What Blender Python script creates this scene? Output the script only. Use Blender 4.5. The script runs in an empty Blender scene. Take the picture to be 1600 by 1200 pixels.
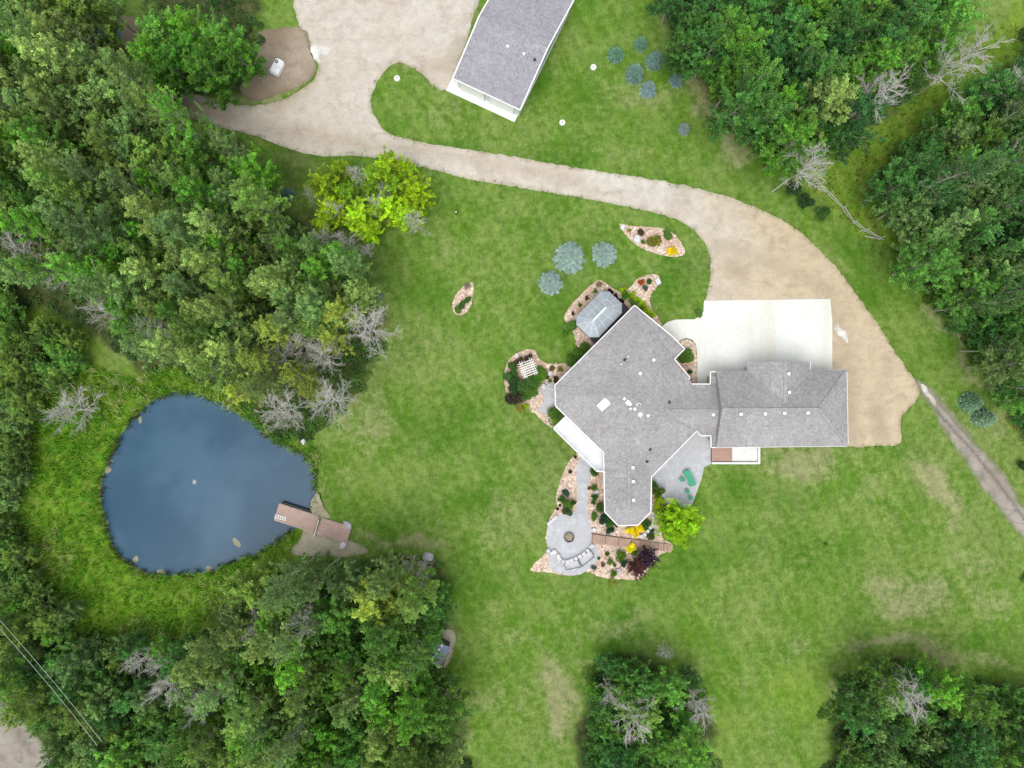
import bpy, bmesh, math, random
import numpy as np
from mathutils import Vector, Matrix, noise as mnoise
from mathutils.geometry import delaunay_2d_cdt

random.seed(7); np.random.seed(7)
R = math.radians
SC = bpy.context.scene
COL = SC.collection
# ------------------------------------------------------------------ camera, sky, sun, exposure
H = 82.0          # height of the drone above the ground
S = 13.0          # picture pixels per metre at ground level
cam_d = bpy.data.cameras.new('camera'); cam = bpy.data.objects.new('camera', cam_d); COL.objects.link(cam)
cam_d.sensor_width = 36.0; cam_d.lens = 18.0 / ((800 / S) / H)
cam_d.clip_end = 9000.0; cam_d.clip_start = 0.5
cam.location = (0, 0, H); cam.rotation_euler = (0, 0, 0)
SC.camera = cam
world = bpy.data.worlds.new("World"); SC.world = world; world.use_nodes = True
wt = world.node_tree; wt.nodes.clear()
SUN_EL, SUN_AZ = 70.0, 200.0      # azimuth clockwise from +Y (top of the picture)
sky = wt.nodes.new('ShaderNodeTexSky'); sky.sky_type = 'NISHITA'; sky.sun_disc = False
sky.sun_elevation = R(SUN_EL); sky.sun_rotation = R(SUN_AZ); sky.air_density = 1.0; sky.dust_density = 1.2
hs = wt.nodes.new('ShaderNodeHueSaturation'); hs.inputs['Saturation'].default_value = 0.22
bg = wt.nodes.new('ShaderNodeBackground'); bg.inputs['Strength'].default_value = 0.15
wo = wt.nodes.new('ShaderNodeOutputWorld')
wt.links.new(sky.outputs[0], hs.inputs['Color']); wt.links.new(hs.outputs[0], bg.inputs['Color']); wt.links.new(bg.outputs[0], wo.inputs[0])
sun_d = bpy.data.lights.new('sun', 'SUN'); sun_d.energy = 1.0; sun_d.angle = R(40); sun_d.color = (1.0, 0.965, 0.91)
sun = bpy.data.objects.new('sun', sun_d); COL.objects.link(sun)
_az = R(SUN_AZ)
_d = Vector((math.sin(_az) * math.cos(R(SUN_EL)), math.cos(_az) * math.cos(R(SUN_EL)), math.sin(R(SUN_EL))))
sun.rotation_euler = _d.to_track_quat('Z', 'Y').to_euler(); sun.location = (0, -60, 120)
SC.view_settings.view_transform = 'Standard'; SC.view_settings.look = 'None'
SC.view_settings.gamma = 1.0; SC.view_settings.use_curve_mapping = False
SC.view_settings.exposure = 0.88

# ------------------------------------------------------------------ helpers
def P(px, py, z=0.0):
    """place in the world whose spot in the plan (photo pixels) is px,py at height z"""
    k = (H - z) / H / S
    return Vector(((px - 800) * k, (600 - py) * k, z))

def tag(o, label=None, cat=None, group=None, kind=None):
    if label: o['label'] = label
    if cat: o['category'] = cat
    if group: o['group'] = group
    if kind: o['kind'] = kind
    return o

def empty(name, loc, label=None, cat=None, group=None, rz=0.0):
    o = bpy.data.objects.new(name, None); COL.objects.link(o)
    o.location = loc; o.rotation_euler = (0, 0, rz); o.empty_display_size = 0.3
    return tag(o, label, cat, group)

class MB:
    """collects shapes, links them as one mesh"""
    def __init__(s): s.v = []; s.f = []; s.t = []
    def add(s, vs, fs, tint=1.0):
        n = len(s.v); s.v += [tuple(v) for v in vs]; s.f += [tuple(i + n for i in f) for f in fs]
        s.t += [tint] * len(vs); return s
    def box(s, a, b, m=None, tint=1.0):
        (x0, y0, z0), (x1, y1, z1) = a, b
        vs = [(x0,y0,z0),(x1,y0,z0),(x1,y1,z0),(x0,y1,z0),(x0,y0,z1),(x1,y0,z1),(x1,y1,z1),(x0,y1,z1)]
        if m is not None: vs = [m @ Vector(v) for v in vs]
        return s.add(vs, [(3,2,1,0),(4,5,6,7),(0,1,5,4),(1,2,6,5),(2,3,7,6),(3,0,4,7)], tint)
    def bar(s, p, q, w, h, tint=1.0):
        """rectangular bar from p to q, w wide (horizontal) and h high"""
        p = Vector(p); q = Vector(q); d = q - p; L = d.length
        x = d.normalized(); up = Vector((0, 0, 1))
        y = up.cross(x)
        if y.length < 1e-4: y = Vector((0, 1, 0))
        y.normalize(); z = x.cross(y)
        vs = []
        for a in (0, L):
            for (b, c) in ((-w/2, -h/2), (w/2, -h/2), (w/2, h/2), (-w/2, h/2)):
                vs.append(p + x*a + y*b + z*c)
        return s.add(vs, [(3,2,1,0),(4,5,6,7),(0,1,5,4),(1,2,6,5),(2,3,7,6),(3,0,4,7)], tint)
    def tube(s, p, q, r0, r1=None, n=6, cap=True, tint=1.0):
        r1 = r0 if r1 is None else r1
        p = Vector(p); q = Vector(q); d = (q - p)
        if d.length < 1e-6: return s
        d.normalize(); a = Vector((0,0,1)) if abs(d.z) < .9 else Vector((1,0,0))
        x = d.cross(a).normalized(); y = d.cross(x)
        vs = []
        for c, r in ((p, r0), (q, r1)):
            for i in range(n):
                t = 2*math.pi*i/n; vs.append(c + x*math.cos(t)*r + y*math.sin(t)*r)
        fs = [(i, (i+1) % n, n+(i+1) % n, n+i) for i in range(n)]
        if cap: fs += [tuple(range(n-1, -1, -1)), tuple(range(n, 2*n))]
        return s.add(vs, fs, tint)
    def prism(s, poly, z0, z1, tint=1.0):
        n = len(poly)
        vs = [(p[0], p[1], z0) for p in poly] + [(p[0], p[1], z1) for p in poly]
        fs = [tuple(range(n-1, -1, -1)), tuple(range(n, 2*n))] + [(i, (i+1) % n, n+(i+1) % n, n+i) for i in range(n)]
        return s.add(vs, fs, tint)
    def mesh(s, name, mat=None, smooth=False):
        me = bpy.data.meshes.new(name); me.from_pydata(s.v, [], s.f); me.update()
        a = me.attributes.new('tint', 'FLOAT', 'POINT'); a.data.foreach_set('value', np.array(s.t, dtype=np.float32))
        if mat: me.materials.append(mat)
        if smooth: me.polygons.foreach_set('use_smooth', [True]*len(me.polygons))
        return me
    def build(s, name, mat, parent=None, smooth=False):
        return link(name, s.mesh(name, mat, smooth), parent)

def link(name, me, parent=None):
    o = bpy.data.objects.new(name, me); COL.objects.link(o)
    if parent is not None: o.parent = parent
    return o

def ccw(poly):
    a = sum(poly[i][0]*poly[(i+1) % len(poly)][1] - poly[(i+1) % len(poly)][0]*poly[i][1] for i in range(len(poly)))
    return list(poly) if a > 0 else list(poly)[::-1]

def inside(poly, X, Y):
    """even-odd test, vectorised"""
    poly = np.asarray(poly); n = len(poly); r = np.zeros(X.shape, bool)
    j = n - 1
    for i in range(n):
        xi, yi = poly[i]; xj, yj = poly[j]
        c = ((yi > Y) != (yj > Y)) & (X < (xj - xi) * (Y - yi) / ((yj - yi) or 1e-12) + xi)
        r ^= c; j = i
    return r

def dist_poly(poly, X, Y, closed=True):
    poly = np.asarray(poly, float); n = len(poly); D = np.full(X.shape, 1e9)
    for i in range(n if closed else n - 1):
        a = poly[i]; b = poly[(i+1) % n]; ab = b - a; L = (ab**2).sum() or 1e-12
        t = np.clip(((X - a[0])*ab[0] + (Y - a[1])*ab[1]) / L, 0, 1)
        D = np.minimum(D, np.hypot(X - a[0] - t*ab[0], Y - a[1] - t*ab[1]))
    return D

def catmull(pts, step=0.35, closed=True):
    pts = [Vector((p[0], p[1])) for p in pts]; n = len(pts); out = []
    for i in range(n if closed else n-1):
        p0 = pts[(i-1) % n] if closed or i > 0 else pts[i]
        p1, p2 = pts[i], pts[(i+1) % n]
        p3 = pts[(i+2) % n] if closed or i+2 < n else p2
        k = max(1, int((p2-p1).length/step))
        for j in range(k):
            t = j/k
            out.append(0.5*((2*p1) + (p2-p0)*t + (2*p0-5*p1+4*p2-p3)*t*t + (3*p1-p0-3*p2+p3)*t**3))
    if not closed: out.append(pts[-1])
    return [(p.x, p.y) for p in out]

def straight(pts, step=0.5):
    out = []; n = len(pts)
    for i in range(n):
        a = Vector(pts[i][:2]); b = Vector(pts[(i+1) % n][:2]); k = max(1, int((b-a).length/step))
        for j in range(k): out.append(tuple(a.lerp(b, j/k)))
    return out

def W(pts, z=0.0): return [tuple(P(x, y, z)[:2]) for (x, y) in pts]

def jitter(poly, amp, freq=1.3, seed=0.0):
    out = []
    for (x, y) in poly:
        a = mnoise.noise(Vector((x*freq, y*freq, seed)))+0.6*mnoise.noise(Vector((x*freq*3.1, y*freq*3.1, seed+5)))
        b = mnoise.noise(Vector((x*freq, y*freq, seed+20)))+0.6*mnoise.noise(Vector((x*freq*3.1, y*freq*3.1, seed+25)))
        out.append((x+a*amp, y+b*amp))
    return out

def sheet(name, poly, z, mat, grid=0.8, thick=0.0, attr=None, parent=None, edge=True):
    """a sheet filled with a fine triangulation; stores distance to its edge"""
    P2 = ccw(poly); A = np.array(P2)
    x0, y0 = A.min(0); x1, y1 = A.max(0)
    gx, gy = np.meshgrid(np.arange(x0, x1, grid), np.arange(y0, y1, grid))
    gx = gx + np.random.uniform(-.25, .25, gx.shape)*grid; gy = gy + np.random.uniform(-.25, .25, gy.shape)*grid
    m = inside(A, gx, gy); gx = gx[m]; gy = gy[m]
    if len(gx):
        m = dist_poly(A, gx, gy) > grid*0.35; gx = gx[m]; gy = gy[m]
    vs = [Vector(p) for p in P2] + [Vector(p) for p in zip(gx.tolist(), gy.tolist())]
    n = len(P2)
    r = delaunay_2d_cdt(vs, [], [list(range(n))], 1, 1e-5)
    co = [(v.x, v.y, z) for v in r[0]]; fs = [tuple(f) for f in r[2]]
    if thick > 0:
        k = len(co); 
        ring = [(p[0], p[1], z) for p in P2] + [(p[0], p[1], z-thick) for p in P2]
        co += ring; fs += [(k+n+i, k+n+(i+1) % n, k+(i+1) % n, k+i) for i in range(n)]
    me = bpy.data.meshes.new(name); me.from_pydata(co, [], fs); me.update()
    if edge:
        c = np.array(co); d = dist_poly(A, c[:, 0], c[:, 1])
        a = me.attributes.new('edge', 'FLOAT', 'POINT'); a.data.foreach_set('value', d.astype(np.float32))
    if attr is not None:
        c = np.array(co); a = me.attributes.new('mask', 'FLOAT', 'POINT')
        a.data.foreach_set('value', attr(c[:, 0], c[:, 1]).astype(np.float32))
    me.materials.append(mat)
    return link(name, me, parent)

# ------------------------------------------------------------------ materials
class NT:
    def __init__(s, name):
        s.m = bpy.data.materials.new(name); s.m.use_nodes = True; s.t = s.m.node_tree
        s.b = s.t.nodes['Principled BSDF']; s.out = s.t.nodes['Material Output']
    def n(s, ty, **kw):
        o = s.t.nodes.new('ShaderNode'+ty)
        for k, v in kw.items():
            if k in o.inputs:
                if isinstance(v, bpy.types.NodeSocket): s.t.links.new(v, o.inputs[k])
                else: o.inputs[k].default_value = v
            else: setattr(o, k, v)
        return o
    def link(s, a, b): s.t.links.new(a, b)
    def coord(s, kind='Object'): return s.n('TexCoord').outputs[kind]
    def noise(s, scale, detail=4, rough=0.55, vec=None, dist=0.0):
        o = s.n('TexNoise', Scale=scale, Detail=detail, Roughness=rough, Distortion=dist)
        s.link(vec if vec is not None else s.pos(), o.inputs['Vector']); return o.outputs['Fac']
    def pos(s):
        if not hasattr(s, '_p'): s._p = s.n('NewGeometry').outputs['Position']
        return s._p
    def mapv(s, scale=(1,1,1), rot=(0,0,0)):
        o = s.n('Mapping'); o.inputs['Scale'].default_value = scale; o.inputs['Rotation'].default_value = rot
        s.link(s.pos(), o.inputs['Vector']); return o.outputs[0]
    def ramp(s, f, lo, hi, a=0.0, b=1.0):
        o = s.n('MapRange'); o.inputs['From Min'].default_value = lo; o.inputs['From Max'].default_value = hi
        o.inputs['To Min'].default_value = a; o.inputs['To Max'].default_value = b
        o.interpolation_type = 'SMOOTHSTEP'; s.link(f, o.inputs['Value']); return o.outputs[0]
    def math(s, op, a, b=0.0):
        o = s.n('Math', operation=op)
        for i, v in enumerate((a, b)):
            if isinstance(v, bpy.types.NodeSocket): s.link(v, o.inputs[i])
            else: o.inputs[i].default_value = v
        return o.outputs[0]
    def mix(s, f, a, b, mode='MIX'):
        o = s.n('Mix', data_type='RGBA', blend_type=mode)
        for i, v in ((0, f), (6, a), (7, b)):
            if isinstance(v, bpy.types.NodeSocket): s.link(v, o.inputs[i])
            else: o.inputs[i].default_value = v if i == 0 else (*v, 1.0) if len(v) == 3 else v
        return o.outputs[2]
    def attr(s, name, out='Fac'):
        return s.n('Attribute', attribute_name=name).outputs[out]
    def scale(s, c, f):   # colour times scalar
        o = s.n('VectorMath', operation='SCALE'); s.link(c, o.inputs[0])
        if isinstance(f, bpy.types.NodeSocket): s.link(f, o.inputs['Scale'])
        else: o.inputs['Scale'].default_value = f
        return o.outputs[0]
    def fin(s, color, rough=0.9, bump=None, bs=0.3, dist=0.05, spec=0.2, metal=0.0):
        if isinstance(color, bpy.types.NodeSocket): s.link(color, s.b.inputs['Base Color'])
        else: s.b.inputs['Base Color'].default_value = (*color, 1)
        s.b.inputs['Roughness'].default_value = rough; s.b.inputs['Metallic'].default_value = metal
        s.b.inputs['Specular IOR Level'].default_value = spec
        if bump is not None:
            o = s.n('Bump', Strength=bs, Distance=dist); s.link(bump, o.inputs['Height']); s.link(o.outputs[0], s.b.inputs['Normal'])
        return s.m

def simple(name, col, var=0.12, rough=0.8, scale=3.0, metal=0.0, spec=0.3, bs=0.15):
    t = NT(name); f = t.noise(scale, 5, 0.6); g = t.noise(scale*7, 3, 0.6)
    k = t.math('ADD', t.ramp(f, .3, .7, 1-var, 1+var), t.ramp(g, .3, .7, -var*.5, var*.5))
    c = t.n('RGB'); c.outputs[0].default_value = (*col, 1)
    return t.fin(t.scale(c.outputs[0], k), rough, g, bs, 0.02, spec, metal)

def mat_ground():
    t = NT('grass_ground')
    a = t.n('Attribute', attribute_name='gmap'); sp = t.n('SeparateColor'); t.link(a.outputs['Color'], sp.inputs[0])
    dry, floor, rough = sp.outputs; lush = a.outputs['Alpha']
    big = t.noise(0.05, 5, 0.6, dist=0.6); mid = t.noise(0.22, 6, 0.65, dist=0.4); sm = t.noise(1.3, 5, 0.7); fi = t.noise(7.0, 4, 0.75)
    streak = t.noise(0.9, 4, 0.6, vec=t.mapv((1.0, .16, 1), (0, 0, R(35))))
    c = t.mix(t.ramp(t.math('ADD', mid, t.math('MULTIPLY', t.math('SUBTRACT', sm, .5), .5)), .36, .64), (.088, .184, .016), (.150, .232, .046))
    c = t.mix(t.math('MULTIPLY', t.ramp(streak, .42, .7), .35), c, (.150, .215, .062))
    c = t.mix(lush, c, (.058, .150, .010))
    d0 = t.ramp(t.math('ADD', t.math('ADD', t.math('MULTIPLY', dry, .85), t.math('MULTIPLY', t.math('SUBTRACT', mid, .5), 1.5)), t.math('MULTIPLY', t.math('SUBTRACT', sm, .5), 1.3)), .34, 1.25)
    nat = t.math('MULTIPLY', t.ramp(t.math('ADD', big, t.math('MULTIPLY', t.math('SUBTRACT', sm, .5), .6)), .44, .76), .55)
    c = t.mix(nat, c, (.200, .225, .085))
    c = t.mix(t.math('MULTIPLY', d0, .8), c, (.265, .265, .130))
    r = t.mix(t.ramp(t.noise(.6, 5, .7), .35, .65), (.11, .235, .014), (.20, .28, .042))
    c = t.mix(rough, c, r)
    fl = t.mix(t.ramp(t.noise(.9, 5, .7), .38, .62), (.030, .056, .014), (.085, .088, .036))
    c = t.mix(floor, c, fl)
    tf = t.noise(3.2, 5, .75, vec=t.mapv((1, .5, 1), (0, 0, R(60))))
    k = t.math('ADD', t.ramp(sm, .25, .75, .80, 1.20), t.ramp(fi, .25, .75, -.16, .16)); k = t.math('ADD', k, t.ramp(tf, .3, .7, -.10, .10))
    wv = t.n('TexWave', Scale=.16, Distortion=3.0); wv.inputs['Detail'].default_value = 2; wv.inputs['Detail Scale'].default_value = .6; t.link(t.mapv((1, 1, 1), (0, 0, R(-28))), wv.inputs['Vector']); k = t.math('ADD', k, t.ramp(wv.outputs['Fac'], .2, .8, -.05, .05))
    return t.fin(t.scale(c, k), .95, t.math('ADD', fi, t.math('MULTIPLY', sm, 1.5)), .5, .08, .1)

def mat_gravel(name, c1, c2, c3, edgec, tan=None, ew=.55, es=.4):
    t = NT(name); e = t.attr('edge')
    m = t.noise(.12, 5, .6, dist=.8); s = t.noise(.8, 6, .7, dist=.5); f = t.noise(9, 4, .8)
    st = t.noise(.55, 5, .65, vec=t.mapv((.5, 1.2, 1), (0, 0, R(12))), dist=.8)
    c = t.mix(t.ramp(m, .35, .65), c1, c2)
    if tan:
        sx = t.n('SeparateXYZ'); t.link(t.pos(), sx.inputs[0])
        c = t.mix(t.ramp(t.math('ADD', sx.outputs[0], t.math('MULTIPLY', t.math('SUBTRACT', t.noise(.15, 4, .6), .5), 14)), 18, 34, 0, .85), c, tan)
    c = t.mix(t.math('MULTIPLY', t.ramp(st, .48, .72), .5), c, c3)
    c = t.mix(t.math('MULTIPLY', t.ramp(t.noise(.38, 5, .65, dist=.6), .56, .72), .45), c, c3)
    c = t.mix(t.math('MULTIPLY', t.attr('mask'), t.ramp(s, .3, .7, .55, 1.0)), c, c3)
    ee = t.math('ADD', e, t.math('MULTIPLY', t.math('SUBTRACT', s, .5), 1.2))
    c = t.mix(t.ramp(ee, -.1, ew, es, 0.0), c, edgec)
    k = t.math('ADD', t.ramp(s, .28, .72, .88, 1.12), t.ramp(f, .28, .72, -.2, .2))
    return t.fin(t.scale(c, k), .95, f, .5, .05, .15)

def mat_mulch():
    t = NT('bark_mulch'); v = t.n('TexVoronoi', Scale=6.0); t.link(t.pos(), v.inputs['Vector'])
    sp = t.n('SeparateColor'); t.link(v.outputs['Color'], sp.inputs[0])
    c = t.mix(sp.outputs[0], (.60, .455, .35), (.42, .29, .22)); c = t.mix(t.ramp(sp.outputs[1], .6, .9), c, (.70, .60, .50))
    c = t.mix(t.ramp(t.noise(.6, 4, .6), .5, .72), c, (.50, .32, .23))
    return t.fin(c, .95, v.outputs['Distance'], .6, .05, .1)

def mat_concrete(name, c1, c2, tone=0.0, band=True):
    t = NT(name); m = t.noise(.25, 5, .6); s = t.noise(2.5, 6, .7); f = t.noise(20, 3, .7)
    c = t.mix(t.ramp(m, .35, .65), c1, c2)
    if band:
        w = t.noise(.5, 3, .5, vec=t.mapv((1.2, .05, 1)))
        c = t.mix(t.math('MULTIPLY', t.ramp(w, .48, .66), .6), c, (c1[0]*.97, c1[1]*.92, c1[2]*.82))
    k = t.math('ADD', t.ramp(s, .3, .7, .955, 1.045), t.ramp(f, .3, .7, -.03, .03))
    return t.fin(t.scale(c, k), .85, f, .15, .01, .2)

def mat_paving():
    t = NT('stamped_concrete'); v = t.n('TexVoronoi', Scale=1.6); v.feature = 'DISTANCE_TO_EDGE'; t.link(t.mapv((1,1,1)), v.inputs['Vector'])
    v2 = t.n('TexVoronoi', Scale=1.6); t.link(t.mapv((1,1,1)), v2.inputs['Vector'])
    sp = t.n('SeparateColor'); t.link(v2.outputs['Color'], sp.inputs[0])
    c = t.mix(sp.outputs[0], (.39, .405, .425), (.50, .51, .525)); c = t.mix(t.ramp(t.noise(.35, 5, .6), .4, .65), c, (.44, .44, .45))
    c = t.mix(t.ramp(v.outputs['Distance'], 0, .05, .35, 0), c, (.27, .28, .30))
    return t.fin(t.scale(c, t.ramp(t.noise(6, 4, .7), .3, .7, .92, 1.08)), .8, v.outputs['Distance'], .2, .02, .25)

def mat_shingle(name, c1, c2):
    t = NT(name); m = t.noise(.22, 5, .6, dist=.5)
    s = t.noise(3.6, 5, .72, dist=1.8); v = t.n('TexVoronoi', Scale=3.2); t.link(t.mapv((1, 1, 1.6)), v.inputs['Vector'])
    sp = t.n('SeparateColor'); t.link(v.outputs['Color'], sp.inputs[0])
    c = t.mix(t.ramp(m, .4, .62), c1, c2)
    wv = t.n('TexWave', Scale=5.4, Distortion=1.2); wv.inputs['Detail'].default_value = 2; wv.bands_direction = 'Z'
    t.link(t.pos(), wv.inputs['Vector'])
    k = t.math('ADD', t.ramp(s, .34, .66, .76, 1.24), t.ramp(sp.outputs[0], 0, 1, -.07, .07))
    k = t.math('ADD', k, t.ramp(wv.outputs['Fac'], 0, 1, -.035, .035))
    return t.fin(t.scale(c, k), .92, t.math('ADD', s, t.math('MULTIPLY', wv.outputs['Fac'], .35)), .45, .05, .15)

def mat_leaf(name):
    """leaf colour comes from each tree (object colour) and each leaf (tint)"""
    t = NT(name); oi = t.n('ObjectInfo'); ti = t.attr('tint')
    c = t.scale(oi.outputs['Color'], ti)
    hue = t.n('HueSaturation'); t.link(c, hue.inputs['Color'])
    t.link(t.ramp(t.noise(1.1, 3, .6), .3, .7, .485, .515), hue.inputs['Hue'])
    d = t.n('BsdfDiffuse'); tr = t.n('BsdfTranslucent'); t.link(hue.outputs[0], d.inputs[0])
    yc = t.mix(1.0, hue.outputs[0], (1.15, 1.15, .55), 'MULTIPLY'); t.link(yc, tr.inputs[0])
    gl = t.n('BsdfGlossy', Roughness=.45); gl.inputs[0].default_value = (1, 1, 1, 1)
    mx = t.n('MixShader'); mx.inputs[0].default_value = .38; t.link(d.outputs[0], mx.inputs[1]); t.link(tr.outputs[0], mx.inputs[2])
    m2 = t.n('MixShader'); m2.inputs[0].default_value = .012; t.link(mx.outputs[0], m2.inputs[1]); t.link(gl.outputs[0], m2.inputs[2])
    t.link(m2.outputs[0], t.out.inputs[0]); return t.m

def mat_tint(name, rough=.9):
    """base colour times the piece's own tint, and the object's colour"""
    t = NT(name); oi = t.n('ObjectInfo'); c = t.scale(oi.outputs['Color'], t.attr('tint'))
    return t.fin(t.scale(c, t.ramp(t.noise(5, 5, .7), .3, .7, .85, 1.15)), rough, t.noise(8, 4, .7), .3, .03, .15)

def mat_water():
    t = NT('pond_water'); m = t.noise(.06, 4, .5, dist=.4)
    c = t.mix(t.ramp(t.math('ADD', m, t.math('MULTIPLY', t.math('SUBTRACT', t.noise(.3, 5, .6), .5), .3)), .38, .62), (.030, .078, .130), (.052, .112, .172))
    e = t.attr('edge')
    c = t.mix(t.ramp(t.math('ADD', e, t.math('MULTIPLY', m, .9)), .1, 1.5, .55, 0), c, (.060, .100, .105))
    rp = t.noise(2.4, 4, .6, vec=t.mapv((1, .55, 1), (0, 0, R(20)))); r2 = t.noise(7, 3, .6)
    t.fin(c, .2, t.math('ADD', rp, t.math('MULTIPLY', r2, .4)), .25, .03, .3); t.b.inputs['IOR'].default_value = 1.33
    return t.m

M = {}
M['ground'] = mat_ground()
M['gravel'] = mat_gravel('driveway_gravel', (.47, .42, .35), (.52, .485, .42), (.36, .285, .20), (.27, .24, .13), tan=(.50, .40, .265))
M['track'] = mat_gravel('track_dirt', (.27, .24, .20), (.33, .30, .26), (.13, .105, .08), (.14, .18, .06), ew=.75, es=.95)
M['dirt'] = mat_gravel('bare_dirt', (.30, .235, .17), (.36, .30, .23), (.20, .15, .10), (.12, .14, .05))
M['white_grit'] = mat_gravel('white_gravel', (.56, .55, .51), (.66, .65, .61), (.42, .38, .32), (.46, .41, .34), ew=.35, es=.9)
M['straw'] = mat_gravel('dry_bank', (.36, .32, .225), (.42, .385, .28), (.26, .23, .13), (.16, .19, .06))
M['mulch'] = mat_mulch()
M['pad'] = mat_concrete('pad_concrete', (.64, .645, .60), (.69, .695, .665))
M['paving'] = mat_paving()
M['apron'] = mat_concrete('apron_concrete', (.68, .68, .66), (.74, .74, .72))
M['roof'] = mat_shingle('grey_shingles', (.282, .272, .268), (.318, .308, .305))
M['roof2'] = mat_shingle('violet_grey_shingles', (.275, .265, .29), (.30, .29, .31))
M['roof3'] = mat_shingle('slate_blue_shingles', (.20, .24, .31), (.235, .28, .36))
M['white'] = simple('white_paint', (.80, .80, .79), .04, .5, 2.0)
M['deckwhite'] = simple('white_vinyl_deck', (.64, .64, .645), .05, .6, .8)
M['stucco'] = simple('beige_stucco', (.52, .47, .40), .06, .9, 3)
M['siding'] = simple('white_siding', (.66, .66, .65), .05, .7, 2)
M['glass'] = simple('window_glass', (.05, .07, .09), .1, .08, 1, spec=.6, bs=0)
M['decking'] = simple('brown_decking', (.43, .275, .215), .09, .8, 1.3)
M['dockwood'] = simple('pinkish_dock_boards', (.46, .325, .275), .09, .85, 1.1)
M['palewood'] = simple('pale_new_wood', (.66, .55, .47), .08, .8, 2)
M['walkwood'] = simple('brown_walk_boards', (.38, .255, .195), .1, .85, 1.2)
M['blackfloat'] = simple('black_plastic', (.012, .012, .014), .2, .5, 2)
M['darkdeck'] = simple('dark_brown_deck', (.055, .048, .055), .15, .8, 1.5)
M['metal'] = simple('grey_roof_panel', (.33, .365, .385), .05, .45, .8, metal=0.2)
M['rib'] = simple('pale_aluminium', (.55, .58, .60), .04, .4, 2, metal=0.3)
M['green'] = simple('green_plastic', (.045, .30, .165), .06, .55, 2)
M['stone'] = simple('pale_limestone', (.58, .575, .585), .10, .9, 1.7, bs=.4)
M['rock'] = simple('grey_boulder', (.40, .40, .41), .2, .9, 1.7, bs=.5)
M['darkmetal'] = simple('dark_metal', (.05, .05, .055), .2, .5, 2, metal=.4)
M['ash'] = simple('fire_pit_ash', (.30, .25, .18), .4, .95, 9, bs=.6)
M['tyre'] = simple('black_rubber', (.02, .02, .02), .1, .8, 2)
M['bluecar'] = simple('blue_car_paint', (.02, .14, .35), .05, .25, 1, spec=.6, bs=0)
M['leaf'] = mat_leaf('tree_leaves')
M['bark'] = simple('pale_poplar_bark', (.30, .30, .22), .3, .9, 2.5)
M['deadwood'] = simple('bleached_dead_wood', (.48, .455, .42), .12, .9, 2.5)
M['chip'] = mat_tint('tinted_pieces')
M['water'] = mat_water()
M['wire'] = simple('pale_cable', (.55, .58, .52), .05, .6, 2)
M['algae'] = simple('tan_algae_mat', (.28, .26, .18), .2, .9, 3)

# ------------------------------------------------------------------ ground
POND = [(285,613),(262,616),(240,625),(218,643),(200,660),(186,682),(176,705),(165,728),(157,752),(156,778),(161,805),(166,832),(176,855),(192,874),(212,889),(236,897),(268,900),(300,898),(332,891),(362,880),(390,869),(412,860),(432,848),(456,830),(478,812),(489,790),(491,762),(488,736),(480,714),(462,704),(440,695),(420,681),(396,664),(372,648),(350,634),(328,624),(306,615)]
pondW = jitter(catmull(W(POND), .4), .22, .9, 3)
xs = np.concatenate([-np.geomspace(66, 4000, 26)[::-1], np.arange(-65.6, 65.7, .4), np.geomspace(66, 4000, 26)])
ys = np.concatenate([-np.geomspace(52, 4000, 26)[::-1], np.arange(-51.6, 51.7, .4), np.geomspace(52, 4000, 26)])
GX, GY = np.meshgrid(xs, ys)
PX = GX*S + 800; PY = 600 - GY*S
def vnoise(X, Y, f, seed):
    """cheap value noise for painting masks"""
    rng = np.random.RandomState(seed); T = rng.rand(64, 64)
    u = X*f; v = Y*f; i = np.floor(u).astype(int); j = np.floor(v).astype(int); a = u-i; b = v-j
    a = a*a*(3-2*a); b = b*b*(3-2*b)
    g = lambda p, q: T[p % 64, q % 64]
    return (g(i, j)*(1-a)+g(i+1, j)*a)*(1-b)+(g(i, j+1)*(1-a)+g(i+1, j+1)*a)*b
WX = PX + (vnoise(PX, PY, 1/38, 1)-.5)*34 + (vnoise(PX, PY, 1/11, 2)-.5)*12
WY = PY + (vnoise(PX, PY, 1/38, 3)-.5)*34 + (vnoise(PX, PY, 1/11, 4)-.5)*12
def blob(cx, cy, rx, ry, rot=0.0, s=1.0, soft=1.0):
    c, n = math.cos(R(rot)), math.sin(R(rot)); u = (WX-cx)*c + (WY-cy)*n; v = -(WX-cx)*n + (WY-cy)*c
    d = np.sqrt((u/rx)**2 + (v/ry)**2); return s*np.clip((1+soft/2-d)/soft, 0, 1)
def region(poly, s=1.0, soft=14):
    m = inside(poly, WX, WY); d = dist_poly(poly, WX, WY); sd = np.where(m, d, -d)
    return s*np.clip(sd/soft+.5, 0, 1)
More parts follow.
